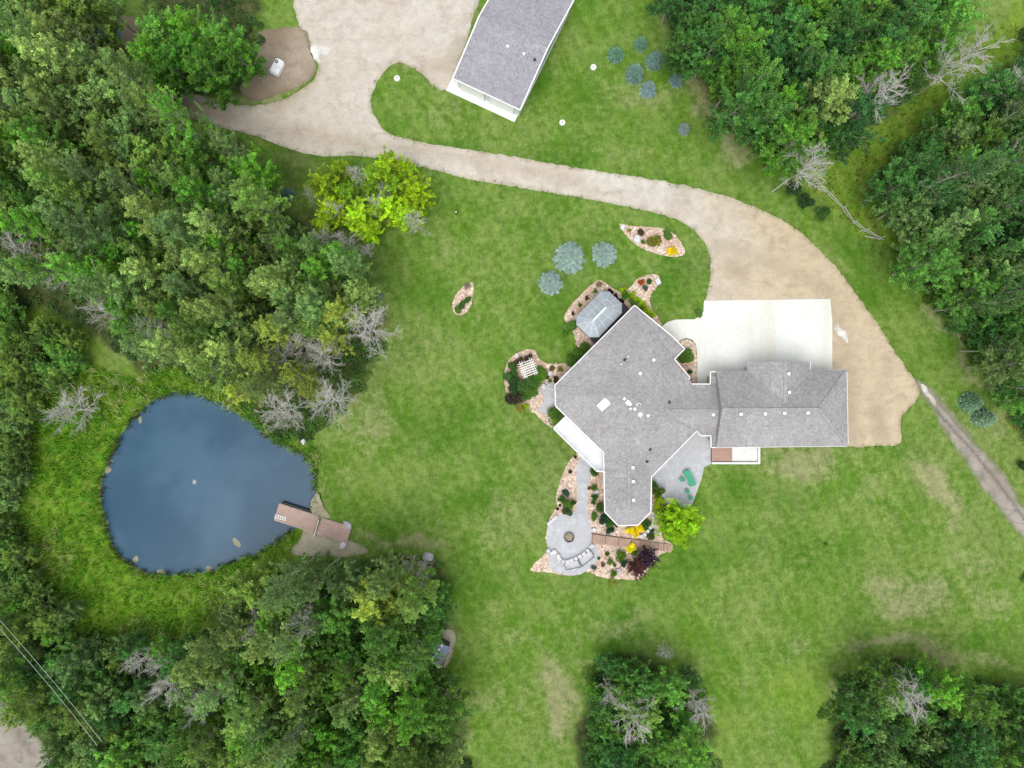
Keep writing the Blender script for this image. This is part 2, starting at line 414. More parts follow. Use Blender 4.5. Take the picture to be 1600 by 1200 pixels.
FOREST = [
 [(-900,-700),(-900,430),(60,480),(150,520),(210,580),(290,585),(350,600),(395,650),(430,690),(480,690),(530,650),(560,610),(600,540),(590,480),(560,430),(480,385),(440,340),(420,275),(360,225),(290,190),(255,150),(205,120),(150,60),(150,-700)],
 [(230,-700),(230,100),(300,140),(395,130),(410,60),(400,-700)],
 [(1030,-700),(1050,60),(1100,140),(1160,210),(1230,255),(1310,230),(1390,165),(1450,130),(1480,60),(1480,-700)],
 [(2600,-700),(1620,-700),(1580,110),(1500,170),(1420,225),(1368,290),(1400,360),(1440,430),(1500,520),(1560,590),(1620,680),(1680,760),(2600,760)],
 [(305,2400),(310,1050),(330,960),(400,905),(450,890),(560,878),(690,880),(700,1000),(695,1075),(725,1140),(760,2400)],
 [(895,2400),(915,1100),(925,1040),(960,1020),(1020,1035),(1080,1070),(1110,1110),(1130,2400)],
 [(1250,2400),(1315,1120),(1335,1070),(1370,1038),(1430,1042),(1500,1062),(1600,1075),(2600,1060),(2600,2400)],
 [(-900,900),(0,930),(60,960),(130,985),(200,1010),(260,1040),(320,1040),(320,2400),(-900,2400)],
]
FOREST = [[(max(-95, min(1690, x)), max(-70, min(1265, y))) for (x, y) in f] for f in FOREST]
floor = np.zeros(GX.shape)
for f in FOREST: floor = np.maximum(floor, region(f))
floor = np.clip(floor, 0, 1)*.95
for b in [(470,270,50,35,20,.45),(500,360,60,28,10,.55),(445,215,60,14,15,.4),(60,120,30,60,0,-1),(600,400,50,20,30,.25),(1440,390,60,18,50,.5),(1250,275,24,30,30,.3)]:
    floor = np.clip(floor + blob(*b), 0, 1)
roughm = np.zeros(GX.shape)
ring = [(285,560),(200,580),(120,610),(60,660),(30,740),(35,840),(70,930),(130,990),(200,1020),(300,1010),(360,930),(430,890),(450,860),(480,820),(500,720),(470,690),(400,640),(350,600)]
roughm = np.maximum(roughm, region(ring, 1, 16))
roughm = np.maximum(roughm, region([(-900,430),(0,440),(150,520),(160,600),(60,660),(20,800),(60,940),(0,980),(-900,980)], .8, 20))
roughm = np.maximum(roughm, region([(1225,265),(1310,230),(1400,160),(1470,110),(1540,66),(1600,-20),(1700,60),(1540,140),(1420,225),(1368,290),(1385,350),(1440,430),(1500,520),(1600,640),(1600,680),(1480,500),(1385,400),(1300,320)], .85, 12))
roughm = np.maximum(roughm, blob(10,90,24,50,0,.8))
for b in [(1240,1080,60,40,-25,.55),(640,865,70,12,0,.3),(1100,1130,70,40,0,.4)]: roughm = np.maximum(roughm, blob(*b))
roughm = np.where(inside([(240,330),(200,1100),(320,1010),(330,960),(430,890)], PX, PY), roughm*.6, roughm)
dry = np.zeros(GX.shape)
for b in [(400,150,90,14,-8,.9),(480,130,14,50,20,.9),(990,150,90,26,-8,.75),(1130,175,110,34,52,1.4),(1160,240,30,40,50,1.1),(1075,110,50,28,70,.8),(940,235,60,22,20,.5),(1000,240,100,22,5,.45),(700,175,42,28,30,.8),(652,108,50,16,30,.9),
          (575,655,46,60,-30,.85),(520,740,26,50,0,.7),(575,590,16,60,30,.4),(640,850,80,12,4,1.2),(730,610,40,30,0,.5),(780,800,40,60,10,.7),(770,700,50,30,0,.45),
          (905,980,150,22,-8,.7),(1000,1000,60,18,20,.6),(955,1040,60,12,35,.8),(870,1090,26,60,-6,1.5),(780,1100,60,50,30,.6),(710,1110,26,60,-10,1.2),(760,960,30,50,0,.5),(700,990,12,40,0,.7),
          (1250,715,70,32,3,1.2),(1330,740,80,30,10,.55),(1470,760,26,60,-25,1.4),(1380,790,80,34,15,.6),(1420,930,90,40,0,1.1),(1540,920,40,80,-30,.8),(1270,860,70,22,0,.5),(1160,900,50,30,0,.4),
          (1400,1008,90,12,4,1.3),(1520,1030,100,14,8,.85),(1330,1060,60,14,-42,.9),(1480,520,12,110,-38,1.2),(1430,440,12,80,-42,.5),(1560,640,20,80,-40,.7),(1490,650,30,40,-30,.4),
          (680,380,40,50,0,.5),(560,500,20,60,20,.5),(640,540,50,40,0,.6),(760,470,30,60,0,.5),(830,300,60,30,10,.35),(900,620,40,20,0,0.2),(690,430,30,20,20,.5),(800,1000,60,30,0,.4),
          (1200,640,30,20,0,.3),(1140,1060,60,30,20,.5),(1250,1010,50,20,-30,.6),(1300,400,18,60,-40,.35),(1240,290,20,26,-40,.7),(440,860,40,26,0,.7),(1000,1080,60,20,10,.4),(1420,245,60,18,-45,.7),(1370,205,50,14,-45,.8),
          (455,255,34,20,10,.5),(1350,180,20,20,0,.4)]:
    dry = np.maximum(dry, blob(*b))
lush = np.zeros(GX.shape)
for b in [(865,250,60,30,15,.8),(960,170,60,30,0,.6),(850,110,22,60,15,.9),(700,240,60,14,10,.6),(820,330,80,26,10,.5),(660,680,90,50,-20,.6),(600,810,60,30,0,.6),(560,855,40,22,0,.5),(740,760,60,70,0,.5),
          (1000,870,60,30,-30,.5),(1230,860,140,40,-5,.7),(1080,900,70,40,0,.6),(980,980,40,30,0,.9),(1330,400,50,26,55,.9),(1370,480,50,18,50,.8),(1190,760,60,24,0,.6),(1450,800,60,40,0,.5),(1460,940,50,40,0,.5),
          (1350,890,50,30,0,.6),(1280,1000,60,40,-20,.6),(1420,710,40,30,0,.5),(880,490,60,60,0,.5),(1060,430,30,60,0,.6),(640,470,60,80,0,.4),(860,730,60,40,0,.6),(750,900,60,60,0,.4),(1560,1000,60,40,0,.5),(1000,310,60,12,12,.5),(720,100,10,10,0,0),(500,245,60,12,5,.6)]:
    lush = np.maximum(lush, blob(*b))
lush = np.clip(lush + (vnoise(PX, PY, 1/46, 9)-.62)*1.2, 0, 1)
dry = np.clip(dry, 0, 1.5)
# terrain: flat, with the pond hollow
pd = dist_poly(pondW, GX, GY); pin = inside(pondW, GX, GY)
near = (np.abs(GX) < 70) & (np.abs(GY) < 60)
GZ = np.where(pin, -.42-np.clip(pd, 0, 3)*.45, -.42+np.clip(pd, 0, 2.2)/2.2*.42)
GZ = np.where(near, GZ, 0)
GZ = GZ + np.where(np.abs(GX)+np.abs(GY) > 700, -2.0, 0)
ny, nx = GX.shape
co = np.stack([GX.ravel(), GY.ravel(), GZ.ravel()], 1)
idx = np.arange(nx*ny).reshape(ny, nx)
fs = np.stack([idx[:-1, :-1].ravel(), idx[:-1, 1:].ravel(), idx[1:, 1:].ravel(), idx[1:, :-1].ravel()], 1)
me = bpy.data.meshes.new('ground'); me.from_pydata(co.tolist(), [], fs.tolist()); me.update()
me.polygons.foreach_set('use_smooth', [True]*len(me.polygons))
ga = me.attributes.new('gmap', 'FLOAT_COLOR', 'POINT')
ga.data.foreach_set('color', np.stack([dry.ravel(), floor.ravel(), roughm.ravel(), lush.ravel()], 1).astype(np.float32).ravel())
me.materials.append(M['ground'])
tag(link('ground', me), 'mown green lawn and rough grass with dry tan patches', kind='structure')

wp = jitter(catmull(W(POND), .4), .22, .9, 3)
cx0, cy0 = P(325, 755)[:2]
wp = [(cx0+(x-cx0)*1.035, cy0+(y-cy0)*1.035) for (x, y) in wp]
tag(sheet('pond', wp, -.42, M['water'], 1.0), 'round blue pond among rushes', kind='structure')

# ------------------------------------------------------------------ driveways, tracks, beds, paving
def strokes(lines, width):
    def f(X, Y):
        m = np.zeros(X.shape)
        for (pts, s) in lines:
            d = dist_poly(W(pts), X, Y, closed=False); m = np.maximum(m, s*np.clip(1.3-d/width, 0, 1))
        return m
    return f
DRIVE = [(225,135),(262,143),(300,146),(345,158),(395,165),(440,156),(470,140),(490,124),(497,100),(482,72),(476,-30),(740,-60),(735,40),(712,110),(697,142),(672,128),(655,112),(628,98),(608,104),(590,128),(580,158),(586,182),(604,206),(640,218),(700,229),(800,244),(900,262),(1000,277),(1080,292),(1150,312),(1210,338),(1250,362),(1277,388),(1312,424),(1345,470),(1375,512),(1402,555),(1434,603),(1432,625),(1408,652),(1405,693),(1370,696),(1322,695),(1250,640),(1140,600),(1085,520),(1098,492),(1101,470),(1109,440),(1111,412),(1104,385),(1085,360),(1050,340),(1000,327),(930,313),(860,301),(800,291),(740,281),(680,266),(620,251),(560,244),(500,244),(450,232),(400,213),(350,200),(300,186),(255,170),(225,150)]
dm = strokes([([(300,165),(420,200),(560,225),(640,232),(760,252),(900,280)],.5),([(1370,640),(1378,680)],1.),([(1330,600),(1330,690)],.7),([(1120,380),(1180,400),(1230,420),(1290,450),(1320,540),(1330,600)],.6),([(1140,420),(1160,425)],.9),([(1390,570),(1375,610)],.4),([(250,150),(300,168),(360,185)],.9),([(660,110),(700,100),(720,70)],.6),([(490,110),(470,150),(430,165)],.7)], 1.1)
tag(sheet('driveway', jitter(catmull(W(DRIVE), .3), .16, 1.4, 8), .010, M['gravel'], .8, attr=dm), 'beige gravel driveway curving past the house', kind='structure')
TR = [(1424,588),(1430,606),(1456,640),(1470,668),(1492,700),(1522,745),(1562,800),(1602,848),(1700,960),(1800,960),(1640,830),(1600,790),(1572,742),(1530,695),(1500,657),(1475,628),(1452,604)]
tm = strokes([([(1462,640),(1490,672),(1520,705),(1560,755),(1600,810),(1660,880)],1.),([(1470,632),(1500,668),(1530,700)],.8)], .22)
tag(sheet('dirt_track', jitter(catmull(W(TR), .3), .2, 1.3, 30), .006, M['track'], .3, attr=tm), 'rutted grey dirt track leaving the driveway', kind='structure')
RD = [(-200,880),(-60,1010),(0,1090),(20,1106),(45,1135),(90,1200),(60,1240),(-30,1220),(-200,1100)]
rm_ = strokes([([(-60,1060),(10,1115),(50,1180)],.7)], .4)
tag(sheet('gravel_road', jitter(catmull(W(RD), .3), .15, 1.3, 31), .006, M['track'], .6, attr=rm_), 'pale gravel road in the bottom left corner', kind='structure')
zero = lambda X, Y: X*0
for k, (nm, pts, mt, lab) in enumerate([
  ('pale_gravel', [(483,75),(492,68),(505,70),(515,78),(508,88),(498,86),(500,98),(490,92)], 'white_grit', 'spilled white gravel on the driveway at the top'),
  ('pale_gravel', [(1303,512),(1308,505),(1314,512),(1322,520),(1325,538),(1318,530),(1310,524)], 'white_grit', 'pale grey washed patch beside the parking pad'),
  ('pale_gravel', [(1438,600),(1446,602),(1452,615),(1462,626),(1460,634),(1450,622),(1442,612)], 'white_grit', 'white rubble where the dirt track leaves the driveway'),
  ('dirt_patch', [(405,50),(474,45),(486,80),(494,106),(480,128),(430,150),(395,158),(375,140),(390,110),(402,85)], 'dirt', 'brown bare dirt patch around the white tank'),
  ('dirt_clearing', [(152,30),(215,30),(210,66),(190,85),(170,90),(155,78)], 'dirt', 'brown dirt clearing by the blue vehicle'),
  ('bank', [(455,862),(470,840),(480,825),(520,838),(560,850),(575,862),(545,870),(500,868),(470,868)], 'straw', 'dry straw coloured bank beside the dock'),
  ('bank', [(484,790),(496,770),(505,790),(515,808),(495,810)], 'straw', 'dry straw coloured bank above the dock'),
  ('dirt_rim', [(690,990),(702,984),(712,992),(710,1010),(703,1032),(692,1045),(682,1044),(690,1020)], 'straw', 'dry earth rim round the little shed')]):
    msk = (lambda X, Y: .8*np.clip(vnoise(X, Y, .35, 5)*1.6-.4, 0, 1)) if mt == 'dirt' else zero
    tag(sheet(nm, jitter(catmull(W(pts), .25), .15, 1.5, 40+k), .014, M[mt], .3, attr=msk), lab, kind='structure')

PAD = [(1100,470),(1297,467),(1300,500),(1300,600),(1085,606),(1089,600),(1089,548),(1087,538),(1082,531),(1072,528),(1063,531),(1056,540),(1040,540),(1030,520),(1034,510),(1043,503),(1055,499.5),(1070,499),(1085,499),(1093,494),(1099,487)]
tag(sheet('parking_pad', straight(W(PAD), .6), .06, M['pad'], 1.2, thick=.08), 'bright white concrete parking pad and front walk', kind='structure')
BEDS = [
 [(968,350),(985,353),(1000,354),(1030,356),(1048,362),(1062,376),(1070,392),(1067,399),(1055,401),(1040,400),(1010,391),(992,381),(978,367)],
 [(882,498),(890,480),(905,463),(925,444),(937,438),(947,443),(962,453),(974,454),(986,448),(994,437),(1008,431),(1022,428),(1030,433),(1028,446),(1018,458),(1015,470),(1020,485),(1032,503),(1040,530),(1000,545),(930,600),(860,650),(864,668),(850,660),(835,645),(820,634),(800,622),(790,610),(788,585),(792,568),(802,556),(820,547),(835,547),(842,560),(856,568),(880,568),(900,560),(906,548),(900,535),(896,520)],
 [(906,706),(893,716),(884,730),(876,750),(869,775),(870,792),(858,812),(853,840),(855,860),(834,882),(830,892),(860,895),(885,899),(905,898),(918,893),(935,900),(950,904),(975,905),(1000,903),(1030,868),(1050,860),(1050,850),(1034,838),(1040,812),(1050,790),(1018,752),(980,730),(945,715),(925,700)],
 [(707,482),(708,470),(714,458),(726,446),(737,441),(740,452),(738,466),(734,481),(724,492),(712,491)],
 [(1079,601),(1050,565),(1058,545),(1063,533),(1072,530),(1081,533),(1087,541),(1088,550),(1088,601)]]
blabs = ['pinkish mulch island bed inside the driveway bend', 'pinkish mulch bed along the gazebo and arbor side of the house', 'pinkish mulch bed round the fire pit terrace', 'small mulch island in the open lawn', 'mulch bed between the house and the parking pad']
for k, b in enumerate(BEDS):
    tag(sheet('garden_bed', jitter(catmull(W(b), .2), .06, 2.0, 60+k), .016 if k < 4 else .03, M['mulch'], .5), blabs[k], kind='structure')
PATW = [(907,716),(901,728),(900,745),(902,765),(902,785),(895,800),(880,803),(868,806),(858,818),(855,832),(855,850),(857,868),(858,885),(868,893),(890,899),(908,896),(918,891),(930,880),(938,866),(930,852),(924,846),(923,825),(918,800),(918,768),(922,745),(926,730),(918,712)]
tag(sheet('stone_path', catmull(W(PATW), .25), .035, M['paving'], .6, thick=.04), 'pale stamped concrete walk and round fire pit terrace', kind='structure')
PATE = [(1075,660),(1112,683),(1112,724),(1100,730),(1096,748),(1088,770),(1078,796),(1060,800),(1040,785),(1034,772),(1026,760),(1019,752),(1005,730)]
tag(sheet('patio', straight(W(PATE), .4), .07, M['paving'], .6, thick=.08), 'pale grey concrete patio under the green table', kind='structure')
PATN = [(866,640),(858,648),(848,645),(842,640),(850,625),(846,612),(852,598),(866,600)]
tag(sheet('stepping_path', jitter(catmull(W(PATN), .2), .1, 1.6, 70), .026, M['paving'], .5), 'grey paving strip beside the left corner of the house', kind='structure')

# mulch chips and small stones, one loose layer
chips = MB(); allb = [(k, W(b)) for k, b in enumerate(BEDS)]
for k, b in allb:
    A = np.array(b); x0, y0 = A.min(0); x1, y1 = A.max(0); n = int((x1-x0)*(y1-y0)*9)
    X = np.random.uniform(x0, x1, n); Y = np.random.uniform(y0, y1, n); m = inside(b, X, Y)
    for q_ in (PATW, PATN, PATE): m &= ~inside(W(q_), X, Y)
    for x, y in zip(X[m], Y[m]):
        a = random.uniform(0, 6.3); l = random.uniform(.05, .16); w = l*random.uniform(.4, .9); h = random.uniform(.02, .07)
        c, s_ = math.cos(a), math.sin(a); z0 = .03
        q = [(x+c*l*u-s_*w*v, y+s_*l*u+c*w*v, z0) for (u, v) in ((-1,-1),(1,-1),(1,1),(-1,1))]
        chips.add(q+[(x, y, z0+h)], [(0,1,4),(1,2,4),(2,3,4),(3,0,4)], random.choice([.55, .8, 1, 1.15, 1.35, 1.5]))
o = chips.build('mulch_chips', M['chip']); o.color = (.60, .475, .385, 1); tag(o, 'loose pinkish bark and stone chips on the beds', 'mulch', kind='stuff')

# ------------------------------------------------------------------ roofs from convex footprints
def clip(poly, a, b, c):
    """keep the part of the polygon where a*x+b*y+c >= 0"""
    out = []
    for i in range(len(poly)):
        p, q = poly[i], poly[(i+1) % len(poly)]
        dp = a*p[0]+b*p[1]+c; dq = a*q[0]+b*q[1]+c
        if dp >= 0: out.append(p)
        if (dp >= 0) != (dq >= 0):
            t = dp/(dp-dq); out.append((p[0]+(q[0]-p[0])*t, p[1]+(q[1]-p[1])*t))
    return out

def hip_roof(mb, fp, z0, pitch, gables=()):
    """hipped roof over a convex footprint; edges listed in gables stand as gable ends"""
    a = sum(fp[i][0]*fp[(i+1) % len(fp)][1] - fp[(i+1) % len(fp)][0]*fp[i][1] for i in range(len(fp)))
    n = len(fp); edges = []
    for i in range(n):
        p, q = fp[i], fp[(i+1) % n]; ex, ey = q[0]-p[0], q[1]-p[1]; L = math.hypot(ex, ey)
        nx_, ny_ = (-ey/L, ex/L) if a > 0 else (ey/L, -ex/L)
        edges.append((nx_, ny_, -(nx_*p[0]+ny_*p[1])))
    act = [i for i in range(n) if i not in gables]
    for i in act:
        poly = list(fp)
        for j in act:
            if j != i:
                poly = clip(poly, edges[j][0]-edges[i][0], edges[j][1]-edges[i][1], edges[j][2]-edges[i][2])
                if len(poly) < 3: break
        if len(poly) >= 3:
            if a < 0: poly = poly[::-1]
            vs = [(x, y, z0+pitch*(edges[i][0]*x+edges[i][1]*y+edges[i][2])) for x, y in poly]
            mb.add(vs, [tuple(range(len(vs)))])
    for g in gables:
        p, q = fp[g], fp[(g+1) % n]; pts = []
        for t in [k/24 for k in range(25)]:
            x = p[0]+(q[0]-p[0])*t; y = p[1]+(q[1]-p[1])*t
            h = min(edges[j][0]*x+edges[j][1]*y+edges[j][2] for j in act); pts.append((x, y, z0+pitch*max(h, 0)))
        vs = pts + [(p[0], p[1], z0-.02), (q[0], q[1], z0-.02)]
        mb.add(vs, [(25, 26) + tuple(range(24, -1, -1))])
    vs = [(x, y, z0-.02) for x, y in fp]; mb.add(vs, [tuple(range(n))[::-1]])

def WE(pts, z): return [tuple(P(x, y, z)[:2]) for (x, y) in pts]
EZ = 3.15
RW = [  # (footprint in plan pixels at eave height, eave height, pitch, gable edges)
 ([(991.5,477),(1082,600),(1089,673),(1018,745),(943,707),(868,634),(867,602)], EZ, .30, ()),
 ([(943,650),(943,707),(945,800),(966,821),(997,820),(1017,800),(1018,745),(1018,650)], EZ-.012, .40, (7,)),
 ([(960,600),(1140,600),(1140,681),(1095.5,681),(1089.5,673.5)], EZ-.02, .42, (1, 3, 4)),
]
house = empty('house', (0, 0, 0), 'sprawling bungalow with grey shingled roof and angled wings beside the white pad', 'house')
rf = MB()
fp = WE([(991.5,477),(1078,590),(1078,601),(1089,673),(1018,745),(943,707),(868,634),(867,602)], EZ)
# main block: long north-west slope, ridge from north corner to the middle
for pts, z, k, g in RW: hip_roof(rf, WE(pts, z), z, k, g)
# lower entry roof on the north-east side
hip_roof(rf, WE([(992,477.5),(1050,525.5),(1070,545),(1054,561),(1026,540)], EZ-.05), EZ-.22, .22)
roof = rf.build('roof', M['roof'], house)
garage_roof = MB()
hip_roof(garage_roof, WE([(1110,581.5),(1110,698.5),(1200,698.2),(1200,581.8)], EZ), EZ-.28, .5)
hip_roof(garage_roof, WE([(1119,579),(1323,578),(1325,697),(1119,699)], EZ+.1), EZ+.1, .5, (3,))
hip_roof(garage_roof, WE([(1169.5,566),(1266,566),(1266,640),(1169.5,640)], EZ+.22), EZ+.22, .47, (0, 2))
gr = garage_roof.build('roof', M['roof'], house); gr['label'] = 'slightly higher garage roof with gable over the pad'
# ridge caps: raised strips of cap shingles
def ridge_line(p, q, z0, z1): MB().bar((p[0], p[1], z0), (q[0], q[1], z1), .30, .04).build('ridge_cap', M['roof'], roof)
z = EZ+.1+.5*(P(0,578,EZ)[1]-P(0,638,EZ)[1]); a_, b_ = P(1119,638.5,EZ), P(1265,638,EZ)
ridge_line(a_, b_, z, z)
for (cx_, cy_) in ((1323,578), (1325,697)): ridge_line(P(cx_,cy_,EZ+.1), b_, EZ+.13, z)
a_, b_ = P(1217.8,566,EZ+.2), P(1217.8,628,EZ+.2); zz = EZ+.24+.47*(P(1266,0,EZ+.2)[0]-P(1217.8,0,EZ+.2)[0]); ridge_line(a_, b_, zz, zz)
a_, b_ = P(980.3,700,EZ), P(980.5,786,EZ); zz = EZ+.40*(P(980.5,0,EZ)[0]-P(944,0,EZ)[0]); ridge_line(a_, b_, zz, zz)
a_, b_ = P(1045,640.5,EZ), P(1112,640.5,EZ); zz = EZ-.02+.42*(P(0,600,EZ)[1]-P(0,640.5,EZ)[1]); ridge_line(a_, b_, zz, zz)
# eaves: fascia boards with white gutters
OUT = [(991.5,477),(1031,509.5),(1050,525),(1070,545),(1054,561),(1078,590),(1074.5,595),(1079,600),(1110,600),(1110,581),(1169.5,579.5),(1169.5,566),(1266,566),(1266,579),(1323,578),(1325,697),(1111,699),(1111,681),(1095,681),(1089,673),(1018,745),(1017,800),(997,820.5),(966,821.5),(945,800),(943,707),(868,634.5),(867,602)]
o3 = WE(OUT, EZ)
for i in range(len(o3)):
    p, q = o3[i], o3[(i+1) % len(o3)]
    MB().bar((p[0], p[1], EZ-.07), (q[0], q[1], EZ-.07), .105, .16).build('gutter', M['white'], house)
# wall under the eaves, pulled in half a metre
def inset(poly, d):
    poly = ccw(poly); n = len(poly); out = []
    for i in range(n):
        a, b, c = Vector(poly[i-1]), Vector(poly[i]), Vector(poly[(i+1) % n])
        u = (b-a).normalized(); v = (c-b).normalized(); n1 = Vector((-u.y, u.x)); n2 = Vector((-v.y, v.x))
        k = n1+n2; kk = k.dot(n1); m = k*(d/kk) if abs(kk) > .2 else n1*d
        out.append((b.x+m.x, b.y+m.y))
    return out
wall = MB().prism(inset([tuple(P(x, y, EZ)[:2]) for (x, y) in OUT], .5), 0, EZ-.16).build('wall', M['stucco'], house)
def opening(parent, p, q, z0, z1, mat, name, frame=True, off=.03):
    """a pane or door set in a wall from p to q with a frame"""
    p, q = Vector((p[0], p[1])), Vector((q[0], q[1])); u = (q-p).normalized(); L = (q-p).length
    n_ = Vector((u.y, -u.x)); b = MB(); c = (p+q)/2+n_*off
    b.bar((p.x+n_.x*off, p.y+n_.y*off, (z0+z1)/2), (q.x+n_.x*off, q.y+n_.y*off, (z0+z1)/2), .05, z1-z0)
    o = b.build(name, mat, parent)
    if frame:
        f = MB(); g = n_*(off+.02)
        for zz_ in (z0, z1): f.bar((p.x+g.x, p.y+g.y, zz_), (q.x+g.x, q.y+g.y, zz_), .08, .07)
        for e in (p, q): f.bar((e.x+g.x, e.y+g.y, z0+.035), (e.x+g.x, e.y+g.y, z1-.035), .07, .07)
        f.build('frame', M['white'], o)
    return o
wp_ = inset([tuple(P(x, y, EZ)[:2]) for (x, y) in OUT], .5)
for i in range(len(wp_)):
    a = Vector(wp_[i]); b = Vector(wp_[(i+1) % len(wp_)]); L = (b-a).length
    if L < 2.2: continue
    u = (b-a)/L
    is_pad = (a.y+b.y)/2 > 1.2 and (a.x+b.x)/2 > 23 and abs(u.y) < .2
    if is_pad:
        k = max(1, int(L//3.2)); w = min(2.8, L/k-.4)
        for j in range(k):
            c = a+u*L*(j+.5)/k; opening(house, c-u*w/2, c+u*w/2, .05, 2.3, M['siding'], 'garage_door')
    else:
        k = max(1, int(L//3.5)); w = 1.5
        for j in range(k):
            c = a+u*L*(j+.5)/k; opening(house, c-u*w/2, c+u*w/2, .95, 2.25, M['glass'], 'window')
# vents, skylight and pipes on the roof
dg = bpy.context.evaluated_depsgraph_get()
from mathutils.bvhtree import BVHTree
def bvh_of(*mbs):
    v = []; f = []
    for m in mbs:
        n = len(v); v += m.v; f += [tuple(i+n for i in t) for t in m.f]
    return BVHTree.FromPolygons([Vector(x) for x in v], f)
RB = bvh_of(rf, garage_roof)
def on_roof(px, py, tree=RB):
    """follows the line of sight down to the roof"""
    o = Vector((0, 0, H)); d = (P(px, py) - o).normalized(); hit = tree.ray_cast(o, d)
    return hit[0] if hit[0] is not None else P(px, py, EZ)
def vent(px, py, s=.32, h=.22, rz=0, mat='white', name='roof_vent', parent=None, b=None):
    c = on_roof(px, py); m = Matrix.Translation(c) @ Matrix.Rotation(R(rz), 4, 'Z')
    mb = MB().box((-s*.42, -s*.42, -.12), (s*.42, s*.42, h*.55), m); mb.box((-s*.5, -s*.5, h*.55+.002), (s*.5, s*.5, h), m)
    mb.build(name, M[mat], parent or roof)
for (x, y) in ((988.5,730.5),(989,752),(989.5,781)): vent(x, y, .32)
for (x, y) in ((1000,583.5),(1021,562.5)): vent(x, y, .32, rz=45)
vent(1114, 648, .3)
for (x, y) in ((1157,647),(1195,646.5),(1225,645.5),(1261.5,645),(1231.5,584),(1232.5,613)): vent(x, y, .32, parent=gr)
for (x, y, s_) in ((975.5,623,.3),(980.8,629,.5),(984.2,631.4,.32),(984.5,638.5,.22),(991.5,639,.3),(1000,647.5,.45),(1012.2,649.3,.3)): vent(x, y, s_, rz=45)
for (x, y) in ((976.5,562.5),(1045.5,628.5),(1011,721),(1015.5,702.5)):
    c = on_roof(x, y); MB().tube(c-Vector((0,0,.1)), c+Vector((0,0,.4)), .10, n=8).tube(c+Vector((0,0,-.02)), c+Vector((0,0,.03)), .2, n=8).build('vent_pipe', M['darkmetal'], roof)
for (x, y) in ((981,557.5),(970.5,569)):
    c = on_roof(x, y); MB().tube(c-Vector((0,0,.1)), c+Vector((0,0,.3)), .08, n=8).build('vent_pipe', M['white'], roof)
sky_c = on_roof(943.5, 631.5); m = Matrix.Translation(sky_c) @ Matrix.Rotation(R(42), 4, 'Z')
MB().box((-.72,-.47,-.3), (.72,.47,.16), m).build('skylight', M['white'], roof)
MB().box((-.63,-.38,.162), (.63,.38,.185), m).build('skylight_pane', simple('opal_pane', (.8,.8,.8), .02, .2, 1), roof)
mb = MB(); pr = None
for k in range(9):
    t = k/8*math.pi*1.15; c = on_roof(998+3.2*math.cos(t), 633-3.2*math.sin(t)); c = c+Vector((0,0,.12))
    if pr is not None: mb.tube(pr, c, .045, n=5)
    pr = c
mb.build('roof_cable', M['white'], roof)

# upper deck on the west side of the house
dk = [(864,669),(883,650.5),(910,672),(943,708),(943,735.5),(931,735)]
dw = WE(dk, 2.6)
deck = empty('upper_deck', (*P(905,695,0)[:2], 0), 'white vinyl balcony deck along the lower left side of the house', 'deck')
def local(o, mb):
    lx, ly, lz = o.location; mb.v = [(x-lx, y-ly, z_-lz) for x, y, z_ in mb.v]; return mb
local(deck, MB().prism(ccw(dw), 2.45, 2.6)).build('deck_floor', M['deckwhite'], deck)
for (a, b) in ((0,5),(5,4),(0,1)):
    pa, pb = Vector((*dw[a], 0)), Vector((*dw[b], 0)); L = (pb-pa).length
    for zz_, w_ in ((3.62, .09), (3.17, .04), (2.72, .05)): local(deck, MB().bar(pa+Vector((0,0,zz_)), pb+Vector((0,0,zz_)), w_, .05)).build('rail', M['white'], deck)
    k = max(2, int(L/1.5))
    for j in range(k+1):
        c = pa.lerp(pb, j/k); local(deck, MB().box((c.x-.045,c.y-.045,2.601), (c.x+.045,c.y+.045,3.585))).build('railing_post', M['white'], deck)
for (x, y) in ((868,668),(900,700),(929,730)):
    c = P(x, y, 2.45); local(deck, MB().box((c.x-.1,c.y-.1,0), (c.x+.1,c.y+.1,2.45))).build('post', M['white'], deck)

# back landing below the garage
lan = empty('back_landing', (*P(1148,712)[:2], 0), 'brown boarded landing with concrete strip below the garage wall', 'landing')
x0, y1 = P(1112, 699, .4)[:2]; x1, y0 = P(1144, 721, .4)[:2]; xe = P(1187, 0, .4)[0]; ye = P(0, 725, .4)[1]; y1 += .6
n = 14
for k in range(n):
    a = y0+(y1-y0)*k/n; local(lan, MB().box((x0, a+.01, .36), (x1, a+(y1-y0)/n-.01, .40))).build('deck_board', M['decking'], lan)
local(lan, MB().box((x0, y0, .0), (x1-.02, y1, .33))).build('landing_frame', M['darkdeck'], lan)
local(lan, MB().box((x1+.01, y0, 0), (xe-.28, y1, .34))).build('concrete_floor', M['pad'], lan)
local(lan, MB().box((xe-.26, ye, 0), (xe, y1, .62)).box((x0, ye, 0), (xe-.262, ye+.24, .60))).build('parapet', M['siding'], lan)

